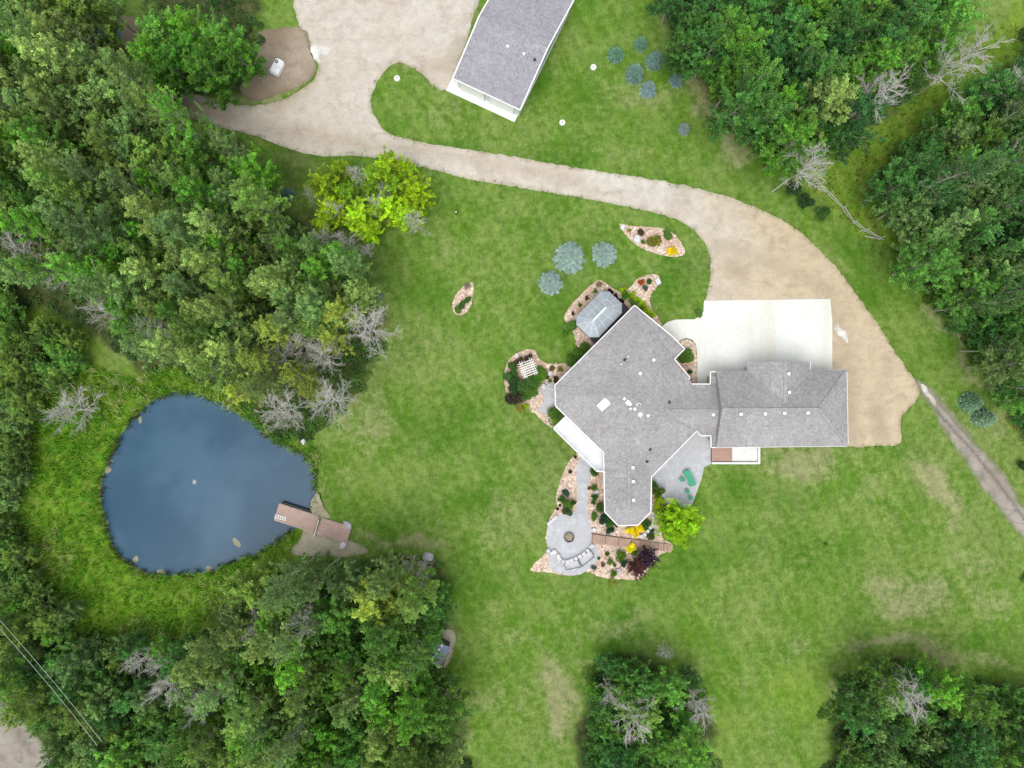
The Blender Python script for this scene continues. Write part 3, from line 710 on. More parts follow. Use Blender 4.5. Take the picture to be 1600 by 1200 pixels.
# gazebo with a ribbed metal roof on a dark deck
gz = empty('gazebo', (*P(936,491)[:2], 0), 'grey panelled gazebo with a long ridge beside the house', 'gazebo')
ez, az_ = 2.4, 3.35
gc = [(938.7,455),(952,455.6),(971.6,474.4),(971.6,488.8),(935.6,526.9),(920.6,526.9),(900.6,507.5),(900.6,493.8)]
gw = [P(x, y, ez) for (x, y) in gc]; r1, r2 = P(946,481,az_), P(927,500.6,az_)
def gpanel(pts):
    c = sum(pts, Vector())/len(pts); up = [p+Vector((0,0,0)) for p in pts]
    n = len(up); dn = [p-Vector((0,0,.04)) for p in up]
    local(gz, MB().add(up+dn, [tuple(range(n)), tuple(range(2*n-1, n-1, -1))]+[(i, n+i, n+(i+1) % n, (i+1) % n) for i in range(n)])).build('roof_panel', M['metal'], gz)
def grib(a, b, w=.06): local(gz, MB().bar(a+Vector((0,0,.03)), b+Vector((0,0,.03)), w, .05)).build('rib', M['rib'], gz)
L_ = lambda a, b, t: a.lerp(b, t)
# end fans
for (rid, ring_) in ((r1, [L_(gw[0],gw[7],.28), gw[0], gw[1], L_(gw[1],gw[2],.5), gw[2], gw[3], L_(gw[3],gw[4],.02)]), (r2, [L_(gw[4],gw[3],.02), gw[4], gw[5], L_(gw[5],gw[6],.5), gw[6], gw[7], L_(gw[7],gw[0],.28)])):
    for i in range(len(ring_)-1): gpanel([rid, ring_[i+1], ring_[i]] if False else [rid, ring_[i], ring_[i+1]])
    for q in ring_: grib(rid, q)
    for i in range(len(ring_)-1): grib(L_(rid, ring_[i], .5), L_(rid, ring_[i+1], .5), .04)
for (a, b) in ((L_(gw[0],gw[7],.28), L_(gw[7],gw[0],.28)), (L_(gw[3],gw[4],.02), L_(gw[4],gw[3],.02))):
    k = 3
    for i in range(k):
        gpanel([L_(r1,r2,i/k), L_(a,b,i/k), L_(a,b,(i+1)/k), L_(r1,r2,(i+1)/k)])
        grib(L_(r1,r2,i/k), L_(a,b,i/k))
    grib(L_(r1,a,.5), L_(r2,b,.5), .04)
local(gz, MB().bar(r1+Vector((0,0,.08)), r2+Vector((0,0,.08)), .26, .12)).build('ridge_cap', M['rib'], gz)
gi = inset([(p.x, p.y) for p in gw], .25)
for i in range(8):
    p, q = gw[i], gw[(i+1) % 8]; local(gz, MB().bar(p-Vector((0,0,.08)), q-Vector((0,0,.08)), .1, .12)).build('eave_beam', M['darkmetal'], gz)
    local(gz, MB().box((gi[i][0]-.06, gi[i][1]-.06, .3), (gi[i][0]+.06, gi[i][1]+.06, 2.32))).build('post', M['darkmetal'], gz)
gd = empty('gazebo_deck', (*P(940,500)[:2], 0), 'dark low deck between the gazebo and the house', 'deck')
dkp = WE([(896,502),(932,540),(1000,470),(968,440+26)], .28)
u = (Vector(dkp[3])-Vector(dkp[0])); v = (Vector(dkp[1])-Vector(dkp[0])); nb = 24
for k in range(nb):
    a = Vector(dkp[0])+v*(k+.06)/nb; b = Vector(dkp[0])+v*(k+.94)/nb
    local(gd, MB().prism(ccw([tuple(a), tuple(a+u), tuple(b+u), tuple(b)]), .22, .28)).build('deck_board', M['darkdeck'], gd)
st = local(gd, MB()); 
for k, (aa, bb) in enumerate((((925,535),(932,541)), ((928,529),(937,539)))):
    p, q = P(*aa, .2), P(*bb, .2)
    local(gd, MB().bar((p.x, p.y, .1+.05*k), (q.x, q.y, .1+.05*k), .28, .2)).build('step', M['walkwood'], gd)

# white pergola arbor
ar = empty('garden_arbor', (*P(825,577)[:2], 0), 'white slatted garden arbor over shrubs left of the house', 'arbor')
zt = 2.3
for (a, b) in (((811.5,565),(821,591)), ((814.8,564.3),(824,590.6)), ((826.5,559.5),(836,586)), ((829.5,558.8),(839.3,585.2))):
    local(ar, MB().bar(P(*a, zt), P(*b, zt), .06, .16)).build('beam', M['white'], ar)
for k in range(7):
    t = k/6; a = (809+8.3*t, 569.8+20*t); b = (832.7+8.3*t, 561.3+20*t)
    local(ar, MB().bar(P(*a, zt+.16), P(*b, zt+.16), .07, .14)).build('slat', M['white'], ar)
for (x, y) in ((814.5,569.5),(821,587),(829.2,564.5),(835.8,581.5)):
    c = P(x, y, zt); local(ar, MB().box((c.x-.06, c.y-.06, 0), (c.x+.06, c.y+.06, zt-.08))).build('post', M['white'], ar)

# detached garage at the top
dgz = 2.9
dgar = empty('detached_garage', (*P(770,60)[:2], 0), 'detached garage with violet grey roof at the top of the picture', 'garage')
du = Vector((105, 49)).normalized(); dv = Vector((46, -94)).normalized()
def DP(a, b): return (708+du.x*a+dv.x*b, 122+du.y*a+dv.y*b)
W_ = 116.0; D_ = 190.0
rfp = WE([DP(0,0), DP(W_,0), DP(W_,D_), DP(0,D_)], dgz)
dr = MB(); hip_roof(dr, rfp, dgz, .22, (1, 3))
droof = local(dgar, dr).build('roof', M['roof2'], dgar)
for (a, b) in ((0,1),(1,2),(2,3),(3,0)):
    p, q = rfp[a], rfp[b]
    if a in (0, 2): local(dgar, MB().bar((p[0],p[1],dgz-.09), (q[0],q[1],dgz-.09), .22, .18)).build('gutter', M['white'], dgar)
    else:
        c = ((p[0]+q[0])/2, (p[1]+q[1])/2); hh = dgz+.22*math.dist(p, q)/2
        for e in (p, q): local(dgar, MB().bar((e[0],e[1],dgz), (c[0],c[1],hh), .14, .2)).build('rake_board', M['white'], dgar)
wi = inset(rfp, .3)
dwall = local(dgar, MB().prism(ccw(wi), 0, dgz-.2)).build('wall', M['siding'], dgar)
f0, f1 = WE([DP(4,3)], dgz)[0], WE([DP(W_-4,3)], dgz)[0]
fa, fb = Vector(f0), Vector(f1); u_ = (fb-fa).normalized(); Lf = (fb-fa).length; nrm = Vector((u_.y, -u_.x))
for k in range(2):
    a = fa+u_*(Lf*(.06+.48*k)); b = a+u_*(Lf*.38); b2 = MB()
    for j in range(4): b2.bar((a.x+nrm.x*.1, a.y+nrm.y*.1, .3+.55*j), (b.x+nrm.x*.1, b.y+nrm.y*.1, .3+.55*j), .06+.02*(j % 2), .53)
    local(dgar, b2).build('garage_door', M['white'], dgar)
tree_d = BVHTree.FromPolygons([Vector(x)+dgar.location for x in dr.v], dr.f)
for (x, y, mt_) in ((793,73,'white'),(818.5,85,'white'),(835.5,94,'darkmetal')):
    c = on_roof(x, y, tree_d)-dgar.location
    MB().tube(c-Vector((0,0,.05)), c+Vector((0,0,.22)), .15, n=8).build('roof_vent', M[mt_], droof)
tag(sheet('concrete_apron', straight(W([(697,141.5),(804,191),(816,166),(709,116)]), .6), .05, M['apron'], 1.0, thick=.06), 'narrow white concrete apron along the front of the detached garage', kind='structure')

# ------------------------------------------------------------------ dock
dock = empty('dock', (*P(490,815)[:2], 0), 'pinkish wooden dock reaching from the bank into the pond', 'dock')
A4 = [P(437.5,786.6), P(498,806), P(490,831.5), P(429.8,812)]; B4 = [P(504,809.4), P(549.5,822.5), P(541.6,848.7), P(495.5,832)]
for q4, zt_, lab in ((A4, .22, None), (B4, .30, None)):
    a, b, c, d = [Vector((p.x, p.y)) for p in q4]; nb = int((b-a).length/.14)
    mb = MB()
    for k in range(nb):
        t0, t1 = (k+.04)/nb, (k+.96)/nb
        mb.prism(ccw([tuple(a.lerp(b,t0)), tuple(a.lerp(b,t1)), tuple(d.lerp(c,t1)), tuple(d.lerp(c,t0))]), zt_-.04, zt_)
    o = local(dock, mb).build('decking', M['dockwood'], dock); o['kind'] = 'stuff'
    e = MB(); ring_ = [a, b, c, d]
    for i in range(4):
        p, q = ring_[i], ring_[(i+1) % 4]; e.bar((p.x, p.y, zt_-.1), (q.x, q.y, zt_-.1), .07, .2)
    local(dock, e).build('rim_board', M['palewood'], dock)
a, b = A4[0], A4[1]; nv = Vector((b.y-a.y, a.x-b.x, 0)).normalized()*-1
nv = nv if nv.y > 0 else -nv
p = a.lerp(b, .04)+nv*.12; q = a.lerp(b, .80)+nv*.12
local(dock, MB().bar((p.x,p.y,-.14), (q.x,q.y,-.14), .34, .34)).build('float', M['blackfloat'], dock)
p, q = A4[3].lerp(A4[2], .03), A4[3].lerp(A4[2], .8)
local(dock, MB().bar((p.x,p.y+.1,-.16), (q.x,q.y+.1,-.16), .3, .34)).build('float', M['blackfloat'], dock)
local(dock, MB().bar(P(498,812,.46), P(489.8,840,.46), .13, .12)).build('cross_beam', M['palewood'], dock)
local(dock, MB().bar(P(502.5,810,.34), P(498.3,814.5,.34), .05, .05).bar(P(496,806,.34), P(502.5,809,.34), .06, .06)).build('hinge_rail', M['darkmetal'], dock)
local(dock, MB().bar(P(495,831,.36), P(502.5,836,.36), .10, .06)).build('brace', M['palewood'], dock)
ld = empty('dock_ladder', (*P(438,809,.3)[:2], .24), 'white swim ladder lying flat on the end of the dock', 'ladder')
def li(x, y, z=.3): return P(x, y, z)
for (p, q) in (((430,803.5),(447.5,808.5)), ((428.5,809),(446.5,813.5))): local(ld, MB().tube(li(*p), li(*q), .035, n=6)).build('side_rail', M['white'], ld)
for k in range(5):
    t = .12+k*.2; p = (430+17.5*t, 803.5+5*t); q = (428.5+18*t, 809+4.5*t)
    local(ld, MB().bar(li(*p, .31), li(*q, .31), .12, .04)).build('rung', M['white'], ld)
for (p, q) in (((430,803.5),(429.3,806)), ((428.5,809),(430.5,806.8))): local(ld, MB().tube(li(*p, .32), li(*q, .62), .03, n=6)).build('grab_rail', M['white'], ld)

# ------------------------------------------------------------------ terrace: fire pit, boulders wall, benches, steps
def ring_mesh(mb, c, r0, r1, z0, z1, n=28):
    vs = []
    for (r, z_) in ((r1,z0),(r1,z1),(r0,z1),(r0,z0)):
        for i in range(n): t = 2*math.pi*i/n; vs.append((c.x+r*math.cos(t), c.y+r*math.sin(t), z_))
    fs = [(k*n+i, k*n+(i+1) % n, ((k+1) % 4)*n+(i+1) % n, ((k+1) % 4)*n+i) for k in range(4) for i in range(n)]
    mb.add(vs, fs); return mb
fpit = empty('fire_pit', P(889,839), 'round fire pit with dark metal rim in the terrace', 'fire pit'); O0 = Vector((0,0,0))
ring_mesh(MB(), O0, .52, .60, .0, .32).build('rim', M['darkmetal'], fpit)
ring_mesh(MB(), O0, .60, .66, .0, .18).build('outer_ring', M['rock'], fpit)
ab = MB(); vs = [(0,0,.2)]; 
for i in range(20): t = i/20*2*math.pi; vs.append((.51*math.cos(t), .51*math.sin(t), .12+.04*math.sin(5*t)))
ab.add(vs, [(0,i+1,(i+1) % 20+1) for i in range(20)]).build('ash_bed', M['ash'], fpit)

def rock_mesh(seed, sx, sy, sz, blocky=.5):
    rnd = random.Random(seed); bm = bmesh.new(); bmesh.ops.create_cube(bm, size=2.0)
    bmesh.ops.subdivide_edges(bm, edges=bm.edges[:], cuts=2, use_grid_fill=True)
    for v in bm.verts:
        d = v.co.normalized()*1.25; v.co = v.co.lerp(d, 1-blocky)
        n_ = mnoise.noise(v.co*1.3+Vector((seed*3.1, 0, 0))); v.co *= 1+.22*n_
        v.co.x *= sx; v.co.y *= sy; v.co.z *= sz
    me = bpy.data.meshes.new('rock'); bm.to_mesh(me); bm.free()
    a = me.attributes.new('tint', 'FLOAT', 'POINT'); a.data.foreach_set('value', np.ones(len(me.vertices), np.float32))
    return me
def rot_to(p, q): return math.atan2(-(q[1]-p[1]), q[0]-p[0])
sw = empty('terrace_wall', P(889,862), 'curved wall of pale stone blocks below the fire pit', 'stone wall')
BL = [(856.5,860),(862,864),(866,861.5),(867.5,863.5),(872,868.5),(874,873),(880,877.2),(886.5,877),(893,875),(899.5,872.5),(906,869),(912,865),(918,860),(924.5,853)]
for i, (x, y) in enumerate(BL):
    me = rock_mesh(i, .19+.03*(i % 3), .19, .24, .9); me.materials.append(M['stone']); o = link('stone', me, sw)
    o.location = P(x, y, .2)-sw.location; nx_ = BL[min(i+1, len(BL)-1)]; pv = BL[max(i-1, 0)]; o.rotation_euler.z = rot_to(pv, nx_)
sw2 = empty('low_wall', P(863,811), 'short row of pale blocks left of the fire pit terrace', 'stone wall')
for i, (x, y) in enumerate([(857.5,818),(861,814.5),(864.8,811),(868.3,808)]):
    me = rock_mesh(40+i, .19, .18, .2, .9); me.materials.append(M['stone']); o = link('stone', me, sw2); o.location = P(x, y, .15)-sw2.location; o.rotation_euler.z = R(42)
sw3 = empty('curved_block_wall', P(1015,825), 'curved row of pale grey blocks below the end of the house', 'stone wall')
for i, (x, y) in enumerate([(1019.5,802),(1020.3,808),(1020.5,813.5),(1018.5,819),(1016,824),(1012,829.5),(1007,835),(1001.5,838),(996,837)]):
    me = rock_mesh(60+i, .20, .19, .22, .9); me.materials.append(M['stone']); o = link('stone', me, sw3); o.location = P(x, y, .17)-sw3.location
    o.rotation_euler.z = R([90,90,85,70,55,50,40,15,-15][i])
sw4 = empty('patio_edge_wall', P(1040,778), 'two pale blocks at the left edge of the patio', 'stone wall')
for i, (x, y) in enumerate([(1034,773),(1038,779),(1043,784)]):
    me = rock_mesh(80+i, .3, .2, .22, .8); me.materials.append(M['stone']); o = link('stone', me, sw4); o.location = P(x, y, .17)-sw4.location; o.rotation_euler.z = R(-50)
def bench(corn, lab):
    """open bench with a thin dark frame; corners: front left, front right, back right, back left"""
    c = [P(x, y, .45) for (x, y) in corn]; o = empty('bench', P(*corn[0]), lab, 'bench')
    a, b, d, e = c
    for k in range(4):
        t0, t1 = (k+.1)/4, (k+.9)/4
        q = [a.lerp(e,t0), b.lerp(d,t0), b.lerp(d,t1), a.lerp(e,t1)]
        local(o, MB().prism(ccw([(p.x,p.y) for p in q]), .42, .45)).build('seat_slat', M['stone'], o)
    for (p, q, h_) in ((a,e,.75),(b,d,.75)):
        local(o, MB().bar((p.x,p.y,h_), (q.x,q.y,h_), .06, .05).tube((p.x,p.y,0), (p.x,p.y,h_-.03), .03, n=6).tube((q.x,q.y,0), (q.x,q.y,h_+.15), .03, n=6)).build('end_frame', M['darkmetal'], o)
    local(o, MB().bar((e.x,e.y,.9), (d.x,d.y,.9), .04, .05).bar((e.x,e.y,.65), (d.x,d.y,.65), .03, .05)).build('back_rail', M['darkmetal'], o)
bench([(881.5,881),(902.5,875.5),(908,884.5),(884,889)], 'open metal framed bench on the terrace below the stone wall, left one')
bench([(904,875),(923,861),(928,868.5),(909.5,883.5)], 'open metal framed bench on the terrace below the stone wall, right one')

bw = empty('boardwalk', P(985,847), 'brown wooden boardwalk with broad steps below the house', 'boardwalk')
seg = [925, 946, 966, 985.5, 1000, 1014.5, 1028.5, 1037, 1043, 1049.5]
def bw_edge(x): return (833.5+(x-925)*.136, 847.5+(x-925)*.115)
for k in range(len(seg)-1):
    a, b = seg[k]+.25, seg[k+1]-.35; zt_ = .42-.035*k
    q = W([(a, bw_edge(a)[0]), (b, bw_edge(b)[0]), (b-.6, bw_edge(b)[1]), (a-.6, bw_edge(a)[1])])
    local(bw, MB().prism(ccw(q), 0, zt_-.05)).build('riser', M['darkdeck'], bw)
    pa, pb, pc, pd_ = [Vector(t) for t in q]; n_ = 7
    for j in range(n_):
        t0, t1 = (j+.04)/n_, (j+.96)/n_
        local(bw, MB().prism(ccw([tuple(pa.lerp(pd_,t0)), tuple(pb.lerp(pc,t0)), tuple(pb.lerp(pc,t1)), tuple(pa.lerp(pd_,t1))]), zt_-.045, zt_)).build('plank', M['walkwood'], bw)

# ------------------------------------------------------------------ patio furniture
tb = empty('patio_table', P(1077.8,747.3), 'green rectangular table on the grey patio', 'table')
tc = [P(1067.5,737.5,.78), P(1077.2,733.7,.78), P(1088.3,757,.78), P(1079,761,.78)]
local(tb, MB().prism(ccw([(p.x,p.y) for p in tc]), .74, .78)).build('table_top', M['green'], tb)
for i in range(4):
    c = sum(tc, Vector())/4; p = tc[i].lerp(c, .15); local(tb, MB().box((p.x-.04,p.y-.04,.07), (p.x+.04,p.y+.04,.74))).build('leg', M['green'], tb)
for (x, y, lab, a) in ((1063.8,748.8,'round green garden chair left of the green table', 30), (1073,767,'round green garden chair just below the green table', 160), (1078,777,'round green garden chair farthest below the green table', 170)):
    o = empty('garden_chair', P(x, y), lab, 'chair', 'green chairs on the patio', R(a))
    MB().tube((0,0,.48), (0,0,.52), .27, n=16).build('seat', M['green'], o)
    mb = MB()
    for k in range(7):
        t = R(-60+20*k); mb.tube((.25*math.cos(t),.25*math.sin(t),.5), (.31*math.cos(t),.31*math.sin(t),.88), .02, n=5)
        if k: mb.tube((.31*math.cos(t-R(20)),.31*math.sin(t-R(20)),.88), (.31*math.cos(t),.31*math.sin(t),.88), .025, n=5)
    mb.build('backrest', M['green'], o)
    for t in (45,135,225,315): MB().tube((.18*math.cos(R(t)),.18*math.sin(R(t)),.48), (.24*math.cos(R(t)),.24*math.sin(R(t)),.07), .02, n=5).build('leg', M['green'], o)
# shovel-like pale stake near the walk
tag(MB().tube(P(884,759.5,.5), P(891,769,.15), .035, n=6).build('stake', M['white']), 'thin white stake leaning over the blue green shrub', 'stake')
# easel-shaped ornament by the left corner of the house
orn = empty('garden_swing', P(855,605), 'small grey garden swing frame beside the left corner of the house', 'garden swing')
for (p, q) in (((848,600),(852,606)), ((853,604),(860,600)), ((853,606),(866,609))): local(orn, MB().tube(P(*p, .9), P(*q, 1.1), .04, n=6)).build('frame_bar', M['rib'], orn)
for (x, y) in ((848,600),(860,600),(866,609),(852,606)): c = P(x, y, 1.0); local(orn, MB().tube((c.x,c.y,0), (c.x,c.y,1.0), .035, n=6)).build('leg', M['rib'], orn)
local(orn, MB().bar(P(847.5,601,.5), P(852,607,.5), .45, .05)).build('seat', M['stone'], orn)

# ------------------------------------------------------------------ small things on the lawns
def well(x, y, lab):
    o = empty('well_cover', P(x, y), lab, 'well cover', 'round covers in the lawns')
    ring_mesh(MB(), O0, .22, .36, 0, .14, 24).build('rim', M['pad'], o)
    MB().tube((0,0,.02), (0,0,.17), .23, n=18).build('lid', M['white'], o)
    MB().tube((.02,.02,.17), (.02,.02,.26), .07, n=8).build('cap', M['darkmetal'], o)
well(620.5,123, 'round white cover in the lawn tip by the gravel, left of the detached garage')
well(927,105.5, 'upper round white cover right of the detached garage')
well(878.5,192, 'lower round white cover right of the detached garage')
lp = empty('lawn_light', P(713,333), 'small black and white garden light alone in the lawn', 'garden light')
MB().tube((0,0,0), (0,0,.4), .17, .15, n=10).build('base', M['darkmetal'], lp); MB().tube((0,0,.4), (0,0,.5), .09, n=10).build('lamp', M['white'], lp)
tk = empty('water_tank', P(435.5,108.5), 'white rounded tank with a black lid on bare dirt', 'tank', rz=R(62))
bm = bmesh.new(); bmesh.ops.create_cube(bm, size=1); 
for v in bm.verts: v.co = Vector((v.co.x*1.9, v.co.y*1.12, v.co.z*.9+.45))
bmesh.ops.bevel(bm, geom=bm.edges[:], offset=.16, segments=3, affect='EDGES'); me = bpy.data.meshes.new('body'); bm.to_mesh(me); bm.free(); me.materials.append(M['white']); link('body', me, tk)
MB().tube((.5,.22,.88), (.5,.22,.96), .20, n=14).build('lid', M['darkmetal'], tk); MB().tube((.5,.22,.96), (.5,.22,.99), .1, n=12).build('lid_cap', M['rib'], tk)
MB().box((-.02,-.5,.9), (.02,.5,.925)).build('rib', M['rib'], tk)

# little shed at the edge of the wood
sh = empty('garden_shed', P(686,1020), 'small slate roofed shed half under the trees by the lawn', 'shed')
sz, szr = 2.0, 2.7
ra, rb = P(671,1034,szr), P(691.5,1007,szr); ea, eb = P(685,1041,sz), P(705,1012,sz); fa_, fb_ = P(661,1022,sz), P(680,999,sz)
def slab(name, q, mat, t=.06):
    dn = [p-Vector((0,0,t)) for p in q]; local(sh, MB().add(q+dn, [(0,1,2,3),(7,6,5,4)]+[(i, 4+i, 4+(i+1) % 4, (i+1) % 4) for i in range(4)])).build(name, mat, sh)
slab('roof', [ra, ea, eb, rb], M['roof3']); slab('roof', [rb, fb_, fa_, ra], M['roof3'])
wq = [P(664,1023,sz), P(684,1038,sz), P(701,1013,sz), P(682,1003,sz)]
local(sh, MB().prism(ccw([(p.x,p.y) for p in wq]), 0, sz-.1)).build('wall', M['darkdeck'], sh)
for k in range(5):
    c = ra.lerp(rb, .06+.22*k); local(sh, MB().box((c.x-.1,c.y-.1,szr-.02), (c.x+.1,c.y+.1,szr+.06))).build('ridge_clip', M['white'], sh)
local(sh, MB().bar(ea-Vector((0,0,.1)), eb-Vector((0,0,.1)), .08, .1)).build('gutter', M['palewood'], sh)
for (p, q, lab) in (((705.5,1016),(697,1030),'pale board leaning on the lawn side of the shed'), ((686,1040),(692,1042),'short pale board at the lower corner of the shed'), ((697,1033),(694,1043),'pale log lying below the shed corner')):
    tag(MB().bar(P(*p, .1), P(*q, .1), .14, .08).build('board', M['palewood']), lab, 'board')

# blue vehicle half seen at the top of the wood
vh = empty('parked_car', P(163,62), 'blue car parked in the clearing at the top left', 'car', rz=R(12))
def car_body():
    bm = bmesh.new(); pr = [(-2.1,.35),(-2.1,.85),(-1.2,1.0),(-.6,1.45),(.9,1.45),(1.6,1.0),(2.1,.95),(2.15,.35)]
    L1 = [bm.verts.new((x, -.85 if z_ < 1.1 else -.68, z_)) for x, z_ in pr]; L2 = [bm.verts.new((x, .85 if z_ < 1.1 else .68, z_)) for x, z_ in pr]
    bm.faces.new(L1); bm.faces.new(L2[::-1])
    for i in range(8): bm.faces.new((L1[i], L2[i], L2[(i+1) % 8], L1[(i+1) % 8]))
    bmesh.ops.recalc_face_normals(bm, faces=bm.faces[:]); bmesh.ops.bevel(bm, geom=bm.edges[:], offset=.06, segments=2, affect='EDGES')
    me = bpy.data.meshes.new('body'); bm.to_mesh(me); bm.free(); me.materials.append(M['bluecar']); return me
link('body', car_body(), vh)
MB().add([(-1.16,-.66,1.045),(-1.16,.66,1.045),(-.66,.6,1.44),(-.66,-.6,1.44)], [(0,3,2,1)]).build('windscreen', M['glass'], vh)
MB().add([(1.55,-.66,1.06),(1.55,.66,1.06),(.96,.6,1.44),(.96,-.6,1.44)], [(0,1,2,3)]).build('rear_window', M['glass'], vh)
for s_ in (-1, 1):
    for x in (-1.35, 1.35): 
        w = MB().tube((x, s_*.72, .33), (x, s_*.92, .33), .33, n=18).build('wheel', M['tyre'], vh); MB().tube((x, s_*.9, .33), (x, s_*.93, .33), .18, n=12).build('rim', M['rib'], w)
    MB().box((-2.14, s_*.62-.14, .66), (-2.08, s_*.62+.14, .8)).build('headlight', M['white'], vh)
tag(MB().tube(P(181,72,.15), P(186,79,.15), .16, n=8).build('log', M['darkdeck']), 'short dark log on the dirt beside the blue car', 'log')

# power lines bottom left
for (a, b, lab) in (((-60,905),(160,1160),'upper of two thin power cables crossing the bottom left corner'), ((-60,918),(152,1165),'lower of two thin power cables crossing the bottom left corner')):
    p, q = P(*a, 9.0), P(*b, 9.0); mb = MB(); pr = None
    for k in range(25):
        t = k/24; c = p.lerp(q, t)-Vector((0,0,.9*4*t*(1-t)*.4))
        if pr is not None: mb.tube(pr, c, .02, n=4, cap=False)
        pr = c
    tag(mb.build('power_cable', M['wire']), lab, 'power cable', 'power cables')

# old rail fence on the right
fn = empty('rail_fence', P(1330,335), 'weathered broken rail fence running along the right hand trees', 'fence')
FP = [(1270,284),(1292,305),(1314,327),(1331,349),(1349,362),(1372,374)]
for i in range(len(FP)-1):
    p, q = P(*FP[i], 0), P(*FP[i+1], 0); j = Vector((random.uniform(-.1,.1), random.uniform(-.1,.1), 0))
    local(fn, MB().tube(p+Vector((0,0,.95)), q+j+Vector((0,0,.85)), .045, .035, n=6)).build('rail', M['deadwood'], fn)
    local(fn, MB().tube(p+Vector((0,0,.5))+j, q+Vector((0,0,.45)), .035, .03, n=6)).build('rail', M['deadwood'], fn)
for (x, y) in FP: p = P(x, y); local(fn, MB().tube(p, p+Vector((.12,.1,1.25)), .06, .05, n=6)).build('post', M['deadwood'], fn)
LOGS = [((1351,369),(1381,374.5),.06,'white pole lying across the lower end of the rail fence'),((1476,481),(1499,497),.06,'pale fallen log in the undergrowth right of the driveway'),
        ((1343,361),(1356,357),.05,'short grey pole across the rail fence'),((534,878),(523,897),.06,'thin pale fallen trunk below the dock bank'),((1437,332),(1440,334),.05,'white stone at the edge of the right wood')]
for (p, q, r, lab) in LOGS: tag(MB().tube(P(*p, .35), P(*q, .2), r, r*.7, n=6).build('fallen_log' , M['deadwood']), lab, 'log')
tag(MB().tube(P(549,878,0), P(549,878,1.0), .05, n=8).tube(P(549,878,1.0), P(549,878,1.12), .13, n=10).build('post_lamp', M['white']), 'small white capped post at the top edge of the lower wood', 'post')

# pond details
AL = [((370,848),.55,1.0,40),((219,656),.35,.8,5),((169,735),.5,.75,-50),((173,720),.25,.45,80),((212,874),.5,.7,-20),((250,893),.8,.4,0),((326,889),.6,.6,30),((167,818),.25,.8,10)]
alab = ['near the lower right of the pond','at the upper left bank of the pond','at the left bank of the pond, larger of a pair','at the left bank of the pond, smaller of a pair','at the lower left bank of the pond','at the bottom bank of the pond','at the bottom bank of the pond, roundest','at the left bank of the pond above the rushes']
for k, ((x, y), a, b, rz) in enumerate(AL):
    pts = []; c = P(x, y, -.4)
    for i in range(18):
        t = i/18*2*math.pi; r = 1+.3*mnoise.noise(Vector((math.cos(t)*1.3+k*7, math.sin(t)*1.3, 0)))
        u, v = a*.62*r*math.cos(t), b*.62*r*math.sin(t); w = R(rz); pts.append((c.x+u*math.cos(w)-v*math.sin(w), c.y+u*math.sin(w)+v*math.cos(w)))
    tag(MB().prism(ccw(pts), -.43, -.405).build('algae_mat', M['algae']), 'tan floating mat of algae '+alab[k], 'algae')
fo = empty('pond_aerator', P(304,753,-.4), 'small pale aerator bubbling in the middle of the pond', 'aerator')
for a in (20, 75, 130): MB().bar((-.32*math.cos(R(a)), -.32*math.sin(R(a)), .03), (.32*math.cos(R(a)), .32*math.sin(R(a)), .03), .05, .03).build('float_arm', M['rib'], fo)
tag(MB().box((-.12,-.3,-.45), (.12,.3,-.15), Matrix.Translation(Vector((*P(356,637)[:2], 0))) @ Matrix.Rotation(R(-25), 4, 'Z')).build('float_box', M['white']), 'small white box at the upper right edge of the pond', 'box')
ROCKS = [(995.5,373.5,.42,.40,'pale boulder in the island bed'),(911,861,.0,.0,None),(928.5,828,.25,.25,'white boulder at the left end of the boardwalk'),(932,769,.26,.22,'pale square stone between round shrubs near the walk'),
  (951,823,.25,.3,'beige stone among the dark shrubs at the end of the house'),(967,891,.3,.24,'grey stone left of the reddish bush, upper one'),(960,885,.2,.18,'grey stone left of the reddish bush, smaller one'),(669,869.5,.55,.4,'grey boulder at the top corner of the lower wood'),
  (859,583.5,.3,.2,'white flat stone in the bed near the arbor'),(808,555.5,.28,.16,'white stone at the top edge of the arbor bed'),(1028,440,.3,.4,'pale stone at the tip of the bed beyond the gazebo'),(545,822,.35,.3,'grey rock at the landward corner of the dock'),(541,818,.3,.28,'dark rock at the landward corner of the dock'),
  (536,852,.4,.3,'tan rock at the lower corner of the dock'),(973,355,.2,.3,'small white stone at the left tip of the island bed'),(862,592,.0,0,None),(1024,832,.25,.3,'white stone beside the dark ground cover'),(474,690,.35,.25,'pale rock on the right bank of the pond')]
k = 0
for (x, y, a, b, lab) in ROCKS:
    if not lab: continue
    k += 1; me = rock_mesh(100+k, a, b, min(a, b)*.8, .45); me.materials.append(M['rock'] if 'grey' in lab or 'dark' in lab else M['stone']); o = link('boulder', me); o.location = P(x, y, min(a, b)*.45); o.rotation_euler.z = k*1.3
    tag(o, lab, 'rock')

